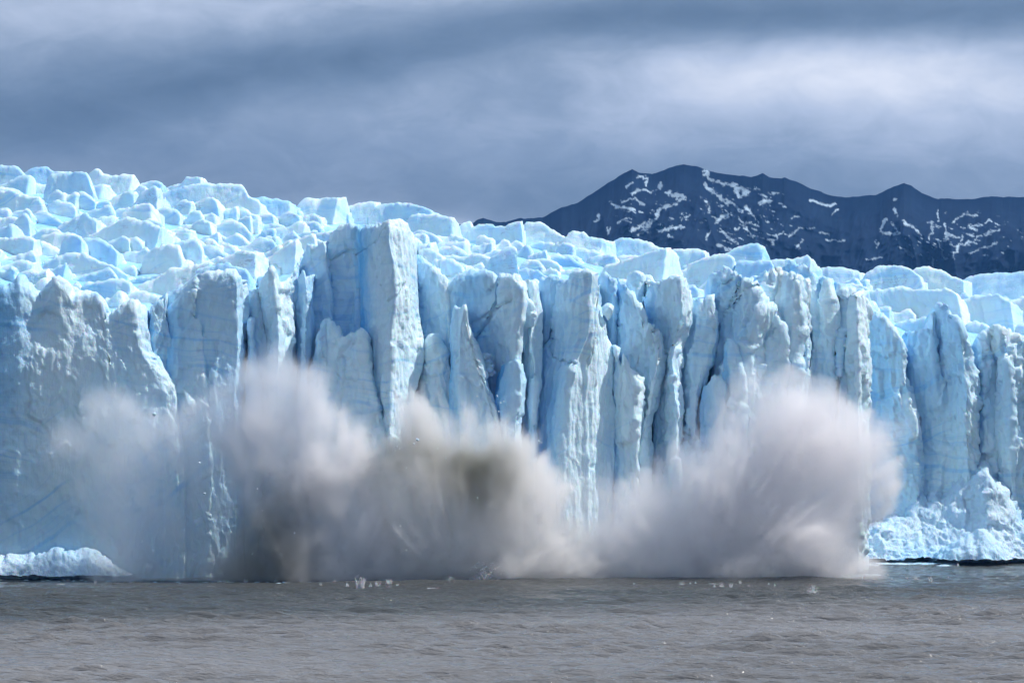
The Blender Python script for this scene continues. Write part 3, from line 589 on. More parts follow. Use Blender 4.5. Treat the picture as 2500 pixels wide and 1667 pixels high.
sheet([(1880, 665), (1896, 649), (1938, 640), (1956, 647), (1998, 665), (2001, 684), (2010, 673), (2024, 679), (2025, 733), (2047, 747), (2049, 760)],
      [[(1880, 630, 26), (1900, B, 24)], [(1955, 650, 19), (1965, 800, 18), (1965, B, 14)], [(1988, 665, 14), (1985, 800, 13), (1985, B, 11)], [(2004, 690, 16), (2003, 850, 12), (2000, B, 11)], [(2022, 680, 12), (2030, 760, 11), (2030, 820, 11), (2022, B, 9)], [(2030, 690, 18), (2048, 760, 18), (2043, 810, 18), (2041, 873, 17), (2030, B, 16)]], 20, rd=3, rh=4, amp=1.5, flute=2.2, topjag=4)
sheet([(2022, 745), (2030, 700), (2045, 694), (2058, 693), (2073, 699), (2074, 716), (2080, 726), (2099, 712), (2102, 739), (2110, 800)],
      [[(2020, 680, 22), (2025, B, 20)], [(2058, 695, 13), (2052, 760, 12), (2052, 850, 11), (2048, B, 9)], [(2072, 740, 14), (2072, B, 10)], [(2090, 715, 8), (2094, 800, 7), (2096, B, 6)], [(2101, 730, 16), (2110, 802, 16), (2116, 871, 16), (2119, 990, 15), (2120, B, 14)]], 20, rd=2, rh=3, amp=1.3, flute=1.8)
# --- right wall, set back
sheet([(2085, 775), (2104, 768), (2116, 771), (2145, 762), (2162, 774), (2190, 803), (2202, 831), (2211, 871), (2213, 917)],
      [[(2070, 740, 10), (2080, B, 8)], [(2118, 771, 7), (2122, 850, 5), (2124, B, 4)], [(2155, 768, 4), (2170, 850, 3), (2180, 1000, 1), (2180, B, 0)], [(2190, 790, 2), (2200, 840, 2), (2205, 917, 2), (2222, 975, 1), (2235, 1026, 0), (2238, B, 0)], [(2198, 800, 9), (2208, 840, 9), (2214, 917, 9), (2232, 975, 8), (2246, 1026, 7), (2249, B, 6)]], 66, rd=3, rh=5, amp=1.4, topjag=3)
sheet([(2200, 830), (2211, 815), (2245, 806), (2277, 805), (2280, 765), (2300, 742), (2317, 748), (2320, 780), (2334, 768), (2345, 797), (2371, 837), (2374, 871)],
      [[(2195, 760, 14), (2225, B, 9)], [(2240, 810, 9), (2250, B, 4)], [(2276, 800, 6), (2280, 900, 5), (2300, B, 2)], [(2284, 770, 10), (2288, 860, 10), (2325, 1000, 3), (2330, B, 2)], [(2335, 775, 2), (2350, 860, 1), (2360, 950, 0), (2370, B, 0)], [(2362, 820, 2), (2368, 860, 2), (2378, 917, 2), (2384, B, 1)], [(2370, 830, 9), (2376, 871, 9), (2387, 917, 9), (2392, B, 8)]], 66, rd=3, rh=5, amp=1.5, topjag=4)
sheet([(2360, 870), (2375, 845), (2390, 826), (2426, 803), (2443, 797), (2460, 814), (2483, 820), (2500, 824), (2540, 820), (2600, 850)],
      [[(2358, 780, 13), (2370, B, 8)], [(2395, 830, 6), (2405, 950, 4), (2405, B, 2)], [(2425, 805, 7), (2432, 950, 6), (2440, B, 3)], [(2450, 800, 3), (2470, 950, 1), (2470, B, 0)], [(2490, 820, 6), (2500, 950, 3), (2500, B, 1)], [(2560, 820, 2), (2560, B, 0)], [(2620, 800, 6), (2620, B, 4)]], 66, rd=3, rh=5, amp=1.8, topjag=4)

# --- seracs of the icefield behind the cliff
def serac(px, py, w, h, Y, kind, seed, name='serac', par=None, top=None, bottom=None):
    r = np.random.default_rng(seed + 900)
    if top is None:
        # crest profile: a long rise to a peak and a shorter fall, with notches
        pk_ = {0: r.uniform(.68, .92), 1: r.uniform(.4, .7), 2: r.uniform(.55, .85), 3: r.uniform(.35, .65)}[kind]
        a_ = {0: r.uniform(.9, 1.7), 1: r.uniform(1.8, 2.6), 2: r.uniform(2.5, 5), 3: r.uniform(.7, 1.1)}[kind]
        b_ = r.uniform(1.0, 2.6); un = np.linspace(0, 1, 15)
        hh = np.where(un < pk_, np.clip(1 - un / pk_, 0, 1) ** a_, np.clip((un - pk_) / (1 - pk_), 0, 1) ** b_)
        hh = hh + .09 * fbm(un * 5, seed * .37, 0, 3, seed % 97) + (r.uniform(.08, .25) * (np.abs(un - r.uniform(.1, .9)) < .1))
        u = list(zip(un - .5, hh))
        top = [(px + a * w, py + b * h) for a, b in u]
        top = sorted(top)
    x0, x1 = top[0][0], top[-1][0]; W = x1 - x0
    pk = min(top, key=lambda p: p[1]); y0 = pk[1]
    mpp = (D0 + Y) / F
    bt = bottom or (max(t_[1] for t_ in top) + 34)
    dpt = min(14, W * mpp * .55)
    rf = x0 + W * r.uniform(.80, .96)
    mid = x0 + W * r.uniform(.3, .55)
    sk = W * r.uniform(-.28, .22); dl = dpt * r.uniform(.7, 1.5)
    cr = [[(x0 - 1, y0, dl), (x0 - 6, bt, dl * .7)], [(mid, y0, dl * r.uniform(.35, .7)), (mid + sk, bt, dl * r.uniform(.0, .5))], [(rf, y0, 0), (min(x1 - 2, rf + sk * .6), bt, -dpt * r.uniform(0, .2))], [(x1 + 1, y0, dpt), (x1 + 5, bt, dpt * .8)]]
    return ice_sheet(name, top, cr, Y, bottom=bt, rd=.55, rh=.6, res=.42 * (1 + Y / 500), amp=.9, flute=.4, facet=.55, seed=seed, back=min(26, 8 + W * mpp * .8),
                     mat=M_SERAC, parent=par, wig=1.2, topjag=2.6, lean=r.uniform(.10, .36), fresh=r.choice([0, 0, .12, .3]))
traced = [  # (outline, distance behind the cliff)
    ([(-30, 425), (-20, 410), (5, 404), (40, 406), (58, 422), (72, 440), (90, 460)], 330), ([(55, 430), (62, 420), (80, 410), (115, 407), (130, 420), (168, 420)], 345),
    ([(110, 470), (113, 440), (125, 425), (165, 420), (212, 423), (218, 440), (226, 465), (234, 495)], 290), ([(210, 432), (232, 414), (242, 415), (255, 427), (325, 427), (334, 440), (342, 460)], 330),
    ([(330, 465), (350, 450), (365, 443), (390, 446), (402, 458)], 330), ([(396, 462), (415, 452), (440, 447), (455, 433), (480, 431), (498, 437), (508, 450)], 345),
    ([(385, 485), (400, 470), (450, 455), (500, 446), (545, 447), (590, 450), (600, 462), (606, 478), (630, 490), (660, 520)], 300), ([(600, 495), (612, 486), (640, 482), (680, 485), (710, 493), (730, 510)], 320),
    ([(720, 512), (732, 495), (745, 484), (790, 482), (842, 483), (850, 505)], 320), ([(842, 510), (855, 500), (880, 497), (918, 493), (924, 494), (926, 520)], 330), ([(900, 530), (915, 508), (930, 500), (960, 496), (1005, 497), (1040, 508), (1078, 528)], 300),
    ([(995, 540), (1005, 527), (1022, 521), (1072, 525), (1108, 535), (1118, 550), (1126, 575)], 285), ([(1112, 565), (1128, 545), (1142, 538), (1150, 538), (1162, 560)], 310), ([(1145, 565), (1170, 549), (1200, 549), (1235, 552), (1262, 540), (1275, 540), (1280, 565)], 300),
    ([(1270, 568), (1285, 543), (1320, 545), (1345, 560), (1385, 585)], 310), ([(1360, 590), (1380, 575), (1400, 567), (1425, 565), (1440, 578), (1500, 592)], 290), ([(1475, 603), (1500, 590), (1520, 582), (1560, 585), (1600, 600), (1640, 612)], 300),
    ([(1595, 612), (1620, 606), (1660, 609), (1705, 604), (1730, 618)], 300), ([(1755, 630), (1790, 610), (1820, 600), (1832, 595), (1850, 598), (1862, 602), (1870, 608), (1882, 640)], 210), ([(1875, 640), (1895, 630), (1940, 634), (1958, 627), (1970, 620), (1982, 632), (2004, 660)], 230),
    ([(1985, 665), (2010, 656), (2060, 655), (2100, 662), (2125, 675)], 290), ([(2105, 690), (2120, 665), (2150, 650), (2190, 648), (2225, 655), (2262, 690)], 260), ([(2225, 665), (2240, 652), (2270, 652), (2300, 660), (2330, 675), (2370, 690)], 290), ([(2350, 688), (2370, 676), (2430, 668), (2510, 664), (2560, 664), (2620, 690)], 300),
    ([(1470, 670), (1480, 650), (1520, 636), (1560, 625), (1590, 615), (1637, 605), (1650, 620), (1658, 640), (1664, 665)], 90), ([(1178, 668), (1184, 650), (1198, 629), (1230, 610), (1252, 600), (1261, 610), (1264, 640), (1270, 680)], 34), ([(1676, 665), (1682, 646), (1710, 632), (1745, 625), (1784, 623), (1792, 632), (1798, 655)], 80),
    ([(1794, 665), (1800, 645), (1806, 637), (1837, 640), (1884, 635), (1894, 665)], 70), ([(1055, 665), (1060, 636), (1080, 633), (1105, 635), (1127, 648), (1140, 670)], 40), ([(1010, 640), (1018, 616), (1035, 610), (1054, 610), (1073, 619), (1092, 640)], 55),
    ([(2085, 740), (2105, 720), (2139, 703), (2180, 700), (2225, 704), (2323, 705), (2345, 722), (2365, 765)], 105), ([(2300, 760), (2330, 735), (2380, 722), (2440, 722), (2480, 745), (2500, 760)], 110), ([(2430, 770), (2460, 740), (2500, 728), (2560, 740), (2600, 770)], 115),
    ([(-30, 610), (-20, 580), (30, 578), (80, 580), (92, 590), (97, 630)], 110), ([(90, 610), (100, 575), (130, 569), (180, 572), (205, 585), (206, 615)], 120), ([(145, 620), (150, 588), (160, 574), (190, 576), (205, 590), (208, 620)], 108), ([(195, 620), (200, 580), (240, 580), (270, 600), (300, 622), (305, 640)], 112),
    ([(345, 655), (355, 625), (380, 605), (415, 598), (436, 600), (440, 620), (455, 650)], 85), ([(430, 625), (445, 590), (475, 583), (490, 600), (500, 630)], 90), ([(130, 565), (160, 540), (210, 518), (218, 530), (250, 545), (258, 565)], 170), ([(220, 575), (260, 555), (310, 532), (350, 540), (395, 552), (420, 575)], 150),
    ([(0, 560), (30, 545), (60, 521), (68, 530), (80, 558)], 160), ([(-20, 500), (0, 465), (25, 462), (50, 475), (95, 480), (110, 500), (112, 560)], 230), ([(60, 560), (75, 500), (95, 480), (105, 505), (112, 560)], 220),
    ([(325, 500), (345, 470), (375, 456), (388, 460), (392, 500)], 250), ([(300, 520), (330, 500), (365, 498), (385, 520)], 220), ([(-30, 690), (0, 650), (50, 636), (90, 640), (106, 668)], 60), ([(90, 680), (110, 640), (160, 620), (200, 618), (260, 640), (330, 680)], 70), ([(200, 700), (230, 690), (300, 680), (320, 690), (330, 735)], 35),
    ([(300, 735), (340, 700), (420, 660), (520, 640), (590, 612), (640, 618), (655, 640)], 30), ([(590, 700), (640, 640), (700, 600), (725, 586), (735, 600), (745, 640)], 42), ([(700, 610), (740, 580), (766, 571), (768, 590), (775, 610)], 50), ([(480, 660), (510, 650), (560, 645), (600, 660), (620, 690)], 22)]
seracs = [('t', t_, y_) for t_, y_ in traced]
r = np.random.default_rng(42)
gen = []
rows = 11
for q in range(rows):
    g = (q + .5) / rows
    x = -120 + r.uniform(0, 80)
    while x < 2640:
        span = float(wall_py(x) - sky_py(x))
        nloc = max(4, span / 27)
        if r.random() < nloc / rows * 1.6:
            w = float(np.clip(r.lognormal(4.6, .5), 36, 300)) * (1.15 - .4 * g)
            py = float(wall_py(x) * (1 - g) + sky_py(x) * g) - 4 + r.normal(0, 5)
            Y = float(Yfront(x)) + 8 + 320 * g ** 1.35
            h = r.uniform(.24, .50) * w * .8
            gen.append((x, py, w, min(h, 56), Y, int(r.choice([0, 0, 0, 0, 1, 1, 2, 3])), int(r.integers(1e6))))
            x += w * r.uniform(.55, .85)
        else:
            x += 45
keep = []
for s_ in gen:
    ok = True
    for _, tp, ty in seracs:
        a = np.array(tp)
        if a[0, 0] - 4 < s_[0] < a[-1, 0] + 4 and s_[1] < np.interp(s_[0], a[:, 0], a[:, 1]) + 8 and s_[4] < ty + 8 and s_[1] + s_[3] > a[:, 1].min() - 15: ok = False
    if s_[1] < float(sky_py(s_[0])) - 2: ok = False
    if ok: keep.append(s_)
vis = [s_ for s_ in keep if -40 < s_[0] < 2540]
vis.sort(key=lambda s_: -s_[2] * s_[3])
nind = max(0, 100 - len(traced))
for i, (_, tp, ty) in enumerate(seracs):
    serac(0, 0, 0, 0, ty, 0, 3000 + i, par=glacier, top=tp, bottom=max(p[1] for p in tp) + (95 if ty < 130 else 45))
for s_ in vis[:nind]: serac(*s_, par=glacier)
rest = [serac(*s_, par=None) for s_ in vis[nind:] + [k_ for k_ in keep if k_ not in vis]]
if rest:     # the many smaller ones become one mass
    vs, qs, fr_, off = [], [], [], 0
    for o in rest:
        me = o.data; n = len(me.vertices)
        c = np.empty(n * 3, np.float32); me.vertices.foreach_get('co', c)
        f = np.empty(len(me.polygons) * 4, np.int32); me.loops.foreach_get('vertex_index', f)
        vs.append(c.reshape(-1, 3)); qs.append(f.reshape(-1, 4) + off); off += n
        bpy.data.objects.remove(o); bpy.data.meshes.remove(me)
    obj('small_seracs', mesh_from('small_seracs', np.concatenate(vs), np.concatenate(qs), M_SERAC), glacier, kind='stuff')
print('seracs', len(traced), len(vis), len(keep))

# ------------------------------------------------------------------ crushed ice heaped at the foot
def heap(top, creases, Y, bottom, label, **k):
    ice_sheet('ice_rubble', top, creases, Y, bottom=bottom, mat=M_DEBRIS, seed=k.pop('seed', 77), label=label, category='ice heap', res=.3, **k)
heap([(-40, 1365), (0, 1362), (50, 1352), (90, 1350), (120, 1342), (138, 1335), (148, 1352), (165, 1342), (200, 1338), (240, 1358), (280, 1385), (320, 1405)],
     [[(-50, 1300, 3), (-50, 1410, 0)], [(60, 1340, 3), (60, 1410, -.5)], [(140, 1330, 2), (138, 1410, -1.5)], [(210, 1340, 3), (220, 1410, -.5)], [(300, 1350, 4), (320, 1412, 2)]], -6, 1406,
     'heap of crushed white ice at the cliff foot beside the thin spray', rd=4, rh=5, lump=.8, facet=.9, amp=.9, back=8, seed=401, topjag=5)
heap([(2060, 1370), (2090, 1330), (2120, 1290), (2170, 1265), (2215, 1262), (2240, 1180), (2262, 1225), (2285, 1200), (2300, 1225), (2330, 1180), (2350, 1165), (2385, 1150), (2410, 1130), (2425, 1170), (2455, 1190), (2480, 1240), (2500, 1262), (2560, 1290), (2620, 1330)],
     [[(2060, 1150, 6), (2050, 1375, 0)], [(2170, 1200, 9), (2160, 1375, -3)], [(2240, 1200, 10), (2250, 1300, 5), (2260, 1375, -3)], [(2330, 1180, 9), (2330, 1290, 4), (2330, 1375, -4)], [(2405, 1130, 7), (2420, 1280, 2), (2410, 1375, -5)], [(2490, 1240, 6), (2470, 1375, -2)], [(2620, 1250, 6), (2620, 1375, 0)]], 58, 1366,
     'tall slope of crushed blue-white ice against the set-back cliff', rd=4, rh=4, lump=.9, facet=1.1, amp=1.0, back=14, seed=402, topjag=8)
heap([(2290, 1368), (2310, 1345), (2350, 1318), (2380, 1305), (2400, 1300), (2420, 1310), (2450, 1335), (2475, 1366)],
     [[(2285, 1290, 5), (2285, 1372, 1)], [(2340, 1310, 2), (2335, 1372, -2)], [(2405, 1300, 0), (2400, 1372, -3)], [(2480, 1310, 4), (2478, 1372, 1)]], 50, 1367.5,
     'rounded knob of crushed ice in front of the taller ice slope', rd=4, rh=4, lump=.7, facet=.9, amp=.9, back=10, seed=403, topjag=5)

# ------------------------------------------------------------------ aerial haze
def build_haze():
    x0, x1, y0, y1, z0, z1 = -9500, 9500, -700, 9000, -65, 900
    v = [(x, y, z) for x in (x0, x1) for y in (y0, y1) for z in (z0, z1)]
    q = [(0, 1, 3, 2), (4, 6, 7, 5), (0, 4, 5, 1), (2, 3, 7, 6), (0, 2, 6, 4), (1, 5, 7, 3)]
    m, nt, out = new_mat('haze_air')
    p = nt.nodes.new('ShaderNodeVolumePrincipled'); nt.links.new(p.outputs[0], out.inputs['Volume'])
    p.inputs['Color'].default_value = (.14, .42, .95, 1); p.inputs['Density'].default_value = 2.9e-5; p.inputs['Anisotropy'].default_value = .3
    obj('haze', mesh_from('haze', v, q, m, smooth=False), kind='stuff')
build_haze()

# ------------------------------------------------------------------ loose ice
def blob_mesh(name, size, seed, mat, squash=(1, 1, 1), n=10, lump=.35, cuts=5):
    """an angular ice lump: a sphere cut by random planes, roughened"""
    r = np.random.default_rng(seed)
    th = np.linspace(0, math.pi, n); ph = np.linspace(0, 2 * math.pi, 2 * n)
    T_, P_ = np.meshgrid(th, ph, indexing='ij')
    v = np.stack([np.sin(T_) * np.cos(P_), np.sin(T_) * np.sin(P_), np.cos(T_)], -1)
    rad = np.ones(T_.shape)
    for _ in range(cuts):
        d = r.normal(size=3); d /= np.linalg.norm(d); k = r.uniform(.45, .8)
        dt = v @ d; rad = np.minimum(rad, np.where(dt > .05, k / np.maximum(dt, .05), 9))
    rad = rad * (1 + lump * fbm(v[..., 0] * 2, v[..., 1] * 2, v[..., 2] * 2 + seed, 3, seed % 50))
    rad[:, -1] = rad[:, 0]; rad[0] = rad[0, 0]; rad[-1] = rad[-1, 0]
    v = v * rad[..., None] * size * np.array(squash)
    return v.reshape(-1, 3), gridq(n, 2 * n)
def join_parts(parts):
    vs, qs, off = [], [], 0
    for v, q in parts:
        vs.append(v); qs.append(q + off); off += len(v)
    return np.concatenate(vs), np.concatenate(qs)

M_CHUNK = ice_material('loose_ice', base=(.86, .92, .96), strata=.0, bump=.5, rough=.4, sss=.3)
v, q = blob_mesh('b', 1.75, 5, None, (.9, .8, 1.25), 26, .25, 9)
o = obj('ice_block', mesh_from('ice_block', v, q, M_ICE), label='angular ice block wedged in the cleft beside the bright fluted slab', category='ice block')
o.location = (float(PX(1483, 20)), 17.5, float(PZ(766, 20)))
v, q = blob_mesh('b', .75, 9, None, (1, .8, 1.1), 18, .3, 7)
o = obj('ice_block', mesh_from('ice_block', v, q, M_ICE), label='small rounded ice boulder stuck on the edge of a narrow hanging pillar', category='ice block')
o.location = (float(PX(1303, 8)), 7.5, float(PZ(768, 8)))

def rubble(px, py, Y, w, h, n, seed, label, smin=.25, smax=.9):
    r = np.random.default_rng(seed); parts = []
    for k in range(n):
        a, b = r.uniform(-1, 1), r.uniform(0, 1)
        xx = a * w * (1 - .55 * b); zz = b * h
        v, q = blob_mesh('b', r.uniform(smin, smax), seed + k, None, (1, 1, .8), 7, .3, 5)
        parts.append((v + np.array([xx, -1.2 + 3.5 * b + r.normal(0, .3), zz]), q))
    v, q = join_parts(parts)
    o = obj('ice_rubble', mesh_from('ice_rubble', v, q, M_DEBRIS), label=label, category='ice rubble', kind='stuff')
    o.location = (float(PX(px, Y)), Y, float(PZ(py, Y)))
rubble(1180, 915, 11, 2.3, 4.2, 170, 60, 'broken ice rubble caught in the shaded hollow under the blue slab')
heap([(1620, 1150), (1655, 1105), (1680, 1085), (1702, 1078), (1720, 1085), (1750, 1115), (1790, 1160)], [[(1630, 1000, 4), (1600, 1450, 2)], [(1700, 1000, 3), (1690, 1450, -1)], [(1770, 1000, 4), (1800, 1450, 2)]], 15, 1440,
     'cone of crushed ice behind the spray at the foot of the cliff', rd=3, rh=4, lump=1.0, amp=1.2, back=8, seed=404, topjag=6)

# chunks flung through the air
chunk_protos = []
for k in range(4):
    v, q = blob_mesh('b', 1, 40 + k, None, (1, .9, 1.15), 9, .3, 6)
    chunk_protos.append(mesh_from('flying_ice_chunk', v, q, M_CHUNK, smooth=False))
chunks = [(x / 2.412, 850 + y / 2.412, s_) for x, y, s_ in [(322, 288, 2), (495, 385, 1.6), (908, 390, 5), (1173, 675, 3.2), (1203, 853, 4.4), (838, 1140, 2.6), (692, 615, 1.8), (1048, 457, 1.8), (1107, 213, 1.6), (610, 275, 1.6), (865, 475, 1.7),
    (1088, 757, 1.7), (1090, 828, 1.4), (1545, 955, 1.9), (1733, 1087, 2.2), (1515, 828, 1.9), (1245, 1175, 2), (945, 1178, 1.6), (748, 1165, 1.4), (562, 1075, 1.6), (1362, 1080, 1.7), (1800, 1165, 1.5), (1372, 950, 1.6), (1087, 1073, 1.5), (777, 503, 1.4), (1485, 1210, 1.5), (768, 1188, 1.5), (1550, 1105, 1.6), (1217, 683, 1.4)]]
chunks += [(800 + x / 2.851, 950 + y / 2.851, s_) for x, y, s_ in [(1180, 47, 2.6), (1205, 95, 2), (1225, 85, 2), (1040, 50, 2.6), (640, 75, 1.8), (560, 100, 2), (627, 350, 4.6), (480, 400, 2.6), (545, 548, 2.2), (505, 952, 2.2), (1470, 360, 2.6), (1490, 372, 2), (1450, 315, 2), (1500, 250, 1.5),
    (547, 1120, 1.8), (570, 770, 1.6), (765, 415, 2.2), (820, 480, 2), (1415, 390, 1.8), (1465, 460, 1.8), (1330, 240, 1.8), (1190, 155, 2.2), (1165, 200, 2), (470, 428, 2.4), (500, 415, 2.2), (600, 380, 2.4), (720, 352, 2), (1170, 150, 2), (1043, 756, 2.2), (1320, 190, 1.8)]]
rc = np.random.default_rng(3)
for i, (px, py, s_) in enumerate(chunks):
    Y = rc.uniform(-19, -14) if py > 1000 else rc.uniform(-16, -8)
    o = obj('flying_ice_chunk', chunk_protos[i % 4], category='ice chunk', group='ice chunks flung out by the collapse')
    big = s_ > 3
    o['label'] = 'small white ice chunk flung through the air in front of the cliff'
    if s_ == 5: o['label'] = 'larger ice chunk flying alone high in front of the left cliff'
    elif s_ == 4.4: o['label'] = 'larger ice chunk flying just above a ragged pinkish edge of spray'
    elif s_ == 4.6: o['label'] = 'largest ice chunk riding the crest of the muddy central burst'
    elif s_ == 3.2: o['label'] = 'ice chunk flying up right of the high lone chunk inside the thin spray'
    o.location = (float(PX(px, Y)), Y, float(PZ(py, Y)))
    o.scale = (s_ * .085 * .85,) * 3
    o.rotation_euler = tuple(rc.uniform(0, 6.28, 3))

# splashes where fragments hit the lake
m, nt, out = new_mat('splash_water')
p = nt.nodes.new('ShaderNodeBsdfPrincipled'); nt.links.new(p.outputs[0], out.inputs[0])
p.inputs['Base Color'].default_value = (.80, .82, .84, 1); p.inputs['Roughness'].default_value = .3
p.inputs['Subsurface Weight'].default_value = .5; p.inputs['Subsurface Scale'].default_value = .3
nt.links.new(ramp_node(nt, noise_node(nt, nt.nodes.new('ShaderNodeNewGeometry').outputs['Position'], 7, 3, .6), [(.36, (.15,) * 3), (.58, (.95,) * 3)]), p.inputs['Alpha'])
M_SPLASH = m
def cone(p0, p1, r0, r1, k=6, bend=0.0, seed=0):
    p0, p1 = np.array(p0, float), np.array(p1, float); n = 7
    t = np.linspace(0, 1, n); ax = p1 - p0; ax /= np.linalg.norm(ax)
    a = np.cross(ax, [0, 1, .1]); a /= np.linalg.norm(a); b = np.cross(ax, a)
    c = p0 + (p1 - p0) * t[:, None] + np.array([0, 0, bend]) * (t * (1 - t))[:, None] * 4
    rr = (r0 * (1 - t) + r1 * t) * (1 + .35 * fbm(t * 5, seed * 1.0, 0, 2, seed % 9))
    th = np.linspace(0, 2 * math.pi, k + 1)
    v = c[:, None] + rr[:, None, None] * (a * np.cos(th)[None, :, None] + b * np.sin(th)[None, :, None])
    return v.reshape(-1, 3), gridq(n, k + 1)
def splash_mesh(kind, seed):
    r = np.random.default_rng(seed); parts = []
    if kind == 'crown':
        for k in range(16):
            a = r.uniform(0, 6.28); L = r.uniform(.4, 1); sp = .32 * L
            parts.append(cone((.16 * math.cos(a), .16 * math.sin(a), -.05), ((.16 + sp) * math.cos(a), (.16 + sp) * math.sin(a), L), .09, .012, seed=k))
    elif kind == 'cone':
        for k in range(9):
            a = r.uniform(0, 6.28); L = r.uniform(.5, 1)
            parts.append(cone((.3 * math.cos(a), .3 * math.sin(a), -.05), (.05 * math.cos(a), .05 * math.sin(a), L), .13, .02, seed=k))
    elif kind == 'burst':
        for k in range(34):
            a = r.uniform(0, 6.28); e = r.uniform(.15, 1.5); L = r.uniform(.3, .75)
            d = np.array([math.cos(a) * math.cos(e), math.sin(a) * math.cos(e), math.sin(e)])
            parts.append(cone(d * .1, d * L, .06, .01, seed=k))
    else:
        for k in range(12):
            a = r.uniform(-.6, .6); parts.append(cone((a, r.normal(0, .15), -.05), (a + r.normal(0, .25), r.normal(0, .2), r.uniform(.1, .35)), .16, .03, seed=k))
    nd = {'burst': 200, 'crown': 50, 'cone': 20}.get(kind, 0)
    for k in range(nd):
        a = r.uniform(0, 6.28); e = r.uniform(.1, 1.5); L = r.uniform(.5, 1.15)
        c = np.array([math.cos(a) * math.cos(e) * L * (.9 if kind == 'burst' else .5), math.sin(a) * math.cos(e) * L * .6, math.sin(e) * L])
        v, q = blob_mesh('d', r.uniform(.012, .035), seed + k, None, (1, 1, 1), 5, .1, 0); parts.append((v + c, q))
    v, q = join_parts(parts)
    return mesh_from('splash', v, q, M_SPLASH)
SM = {k: [splash_mesh(k, 10 * i + 3) for i in range(2)] for k in ('crown', 'cone', 'burst', 'foam')}
L1 = [(1533, 152, 18, 'cone'), (1590, 156, 38, 'crown'), (1636, 150, 14, 'cone'), (1670, 150, 20, 'crown'), (1717, 143, 24, 'crown'), (1910, 160, 12, 'foam'), (1725, 152, 10, 'foam'), (1990, 136, 24, 'burst'), (2137, 130, 60, 'burst'), (2272, 130, 36, 'burst'),
      (580, 130, 12, 'burst'), (985, 129, 12, 'foam'), (422, 133, 9, 'crown'), (262, 139, 7, 'foam'), (1085, 131, 12, 'crown'), (1270, 141, 12, 'crown'), (1328, 131, 10, 'crown'), (1478, 138, 15, 'cone'), (1773, 137, 12, 'crown'), (435, 118, 10, 'foam'), (1218, 128, 12, 'burst'), (860, 124, 9, 'crown'),
      (690, 122, 9, 'crown'), (768, 138, 6, 'foam'), (928, 148, 6, 'foam'), (1417, 145, 10, 'crown'), (1865, 130, 14, 'burst'), (1830, 128, 10, 'crown'), (2045, 138, 7, 'foam'), (1755, 146, 9, 'crown'), (300, 124, 8, 'crown'), (620, 126, 8, 'cone')]
L2 = [(715, 158, 16, 'burst'), (672, 130, 14, 'crown'), (905, 163, 16, 'burst'), (950, 163, 14, 'crown'), (870, 162, 10, 'cone'), (995, 146, 12, 'crown'), (1160, 162, 12, 'cone'), (1342, 197, 32, 'burst'), (1488, 131, 20, 'crown'), (1586, 131, 18, 'crown'), (755, 148, 8, 'crown'), (780, 146, 8, 'cone'),
      (1835, 129, 16, 'burst'), (1905, 136, 18, 'crown'), (1791, 122, 10, 'crown'), (860, 149, 8, 'foam'), (1036, 162, 9, 'crown'), (1130, 150, 7, 'cone'), (486, 150, 7, 'crown'), (501, 136, 9, 'crown'), (2036, 62, 12, 'cone'), (1865, 187, 10, 'burst'), (2225, 122, 8, 'crown'), (2320, 118, 12, 'burst'),
      (830, 173, 8, 'foam'), (1720, 128, 7, 'crown'), (1375, 126, 9, 'crown'), (1425, 122, 8, 'foam'), (1640, 126, 8, 'foam'), (2165, 126, 6, 'crown'), (1700, 108, 7, 'crown'), (1990, 118, 6, 'crown')]
spl = [(x / 1.809, 1350 + y / 1.809, h / 1.809, k) for x, y, h, k in L1] + [(1300 + x / 1.96, 1350 + y / 1.96, h / 1.96, k) for x, y, h, k in L2]
uniq = {(2137, 130): 'tall rounded burst of white water at the foot of the central spray', (2272, 130): 'smaller burst of water just right of the tall rounded burst', (1590, 156): 'tallest V shaped splash among the small splashes on the grey lake'}
for i, (px, py, h, k) in enumerate(spl):
    D = HC * F / (py - HY); Y = D - D0; sc = 1.4 * h * D / F
    o = obj('splash', SM[k][i % 2], category='splash', group='splashes of falling ice on the lake')
    o['label'] = 'small white splash on the grey lake in front of the spray'
    if i < len(L1):
        for kk, vv in uniq.items():
            if L1[i][:2] == kk: o['label'] = vv
    elif L2[i - len(L1)][:2] == (1342, 197): o['label'] = 'round splash standing apart, nearest to the viewer on the open lake'
    o.location = (float(PX(px, Y)), Y, 0.0); o.scale = (sc * (1.2 if k != 'foam' else 2.6), sc * 1.2, sc * (1 if k != 'foam' else 1.6))
    o.rotation_euler = (0, 0, rc.uniform(0, 6.28) if k != 'foam' else 0)

# foam and brash ice on the water
def brash(name, label, pts, n, seed, smin, smax, sprd, **kw):
    r = np.random.default_rng(seed); parts = []; P_ = np.array(pts, float)
    for k in range(n):
        px = r.uniform(P_[0, 0], P_[-1, 0]); py = np.interp(px, P_[:, 0], P_[:, 1]) + abs(r.normal(0, sprd)) * r.choice([-1, 1])
        D = HC * F / (py - HY); s0 = r.uniform(smin, smax) ** 1.5
        v, q = blob_mesh('b', s0, seed + k, None, (1.9, 1.3, .42), 6, .3, 4)
        parts.append((v + np.array([float(PX(px, D - D0)), D - D0, .03]), q))
    v, q = join_parts(parts)
    obj(name, mesh_from(name, v, q, M_DEBRIS), kind='stuff', label=label, category='floating ice')
brash('brash_ice', 'thin line of white brash ice floating below the tall ice slope', [(2090, 1380), (2150, 1377), (2240, 1376), (2330, 1379)], 420, 81, .3, 1.0, 1.2)
brash('foam', 'white foam line along the front edge of the right burst', [(1530, 1421), (1600, 1416), (1700, 1413), (1850, 1414), (2000, 1412), (2140, 1404)], 700, 82, .15, .75, .9)
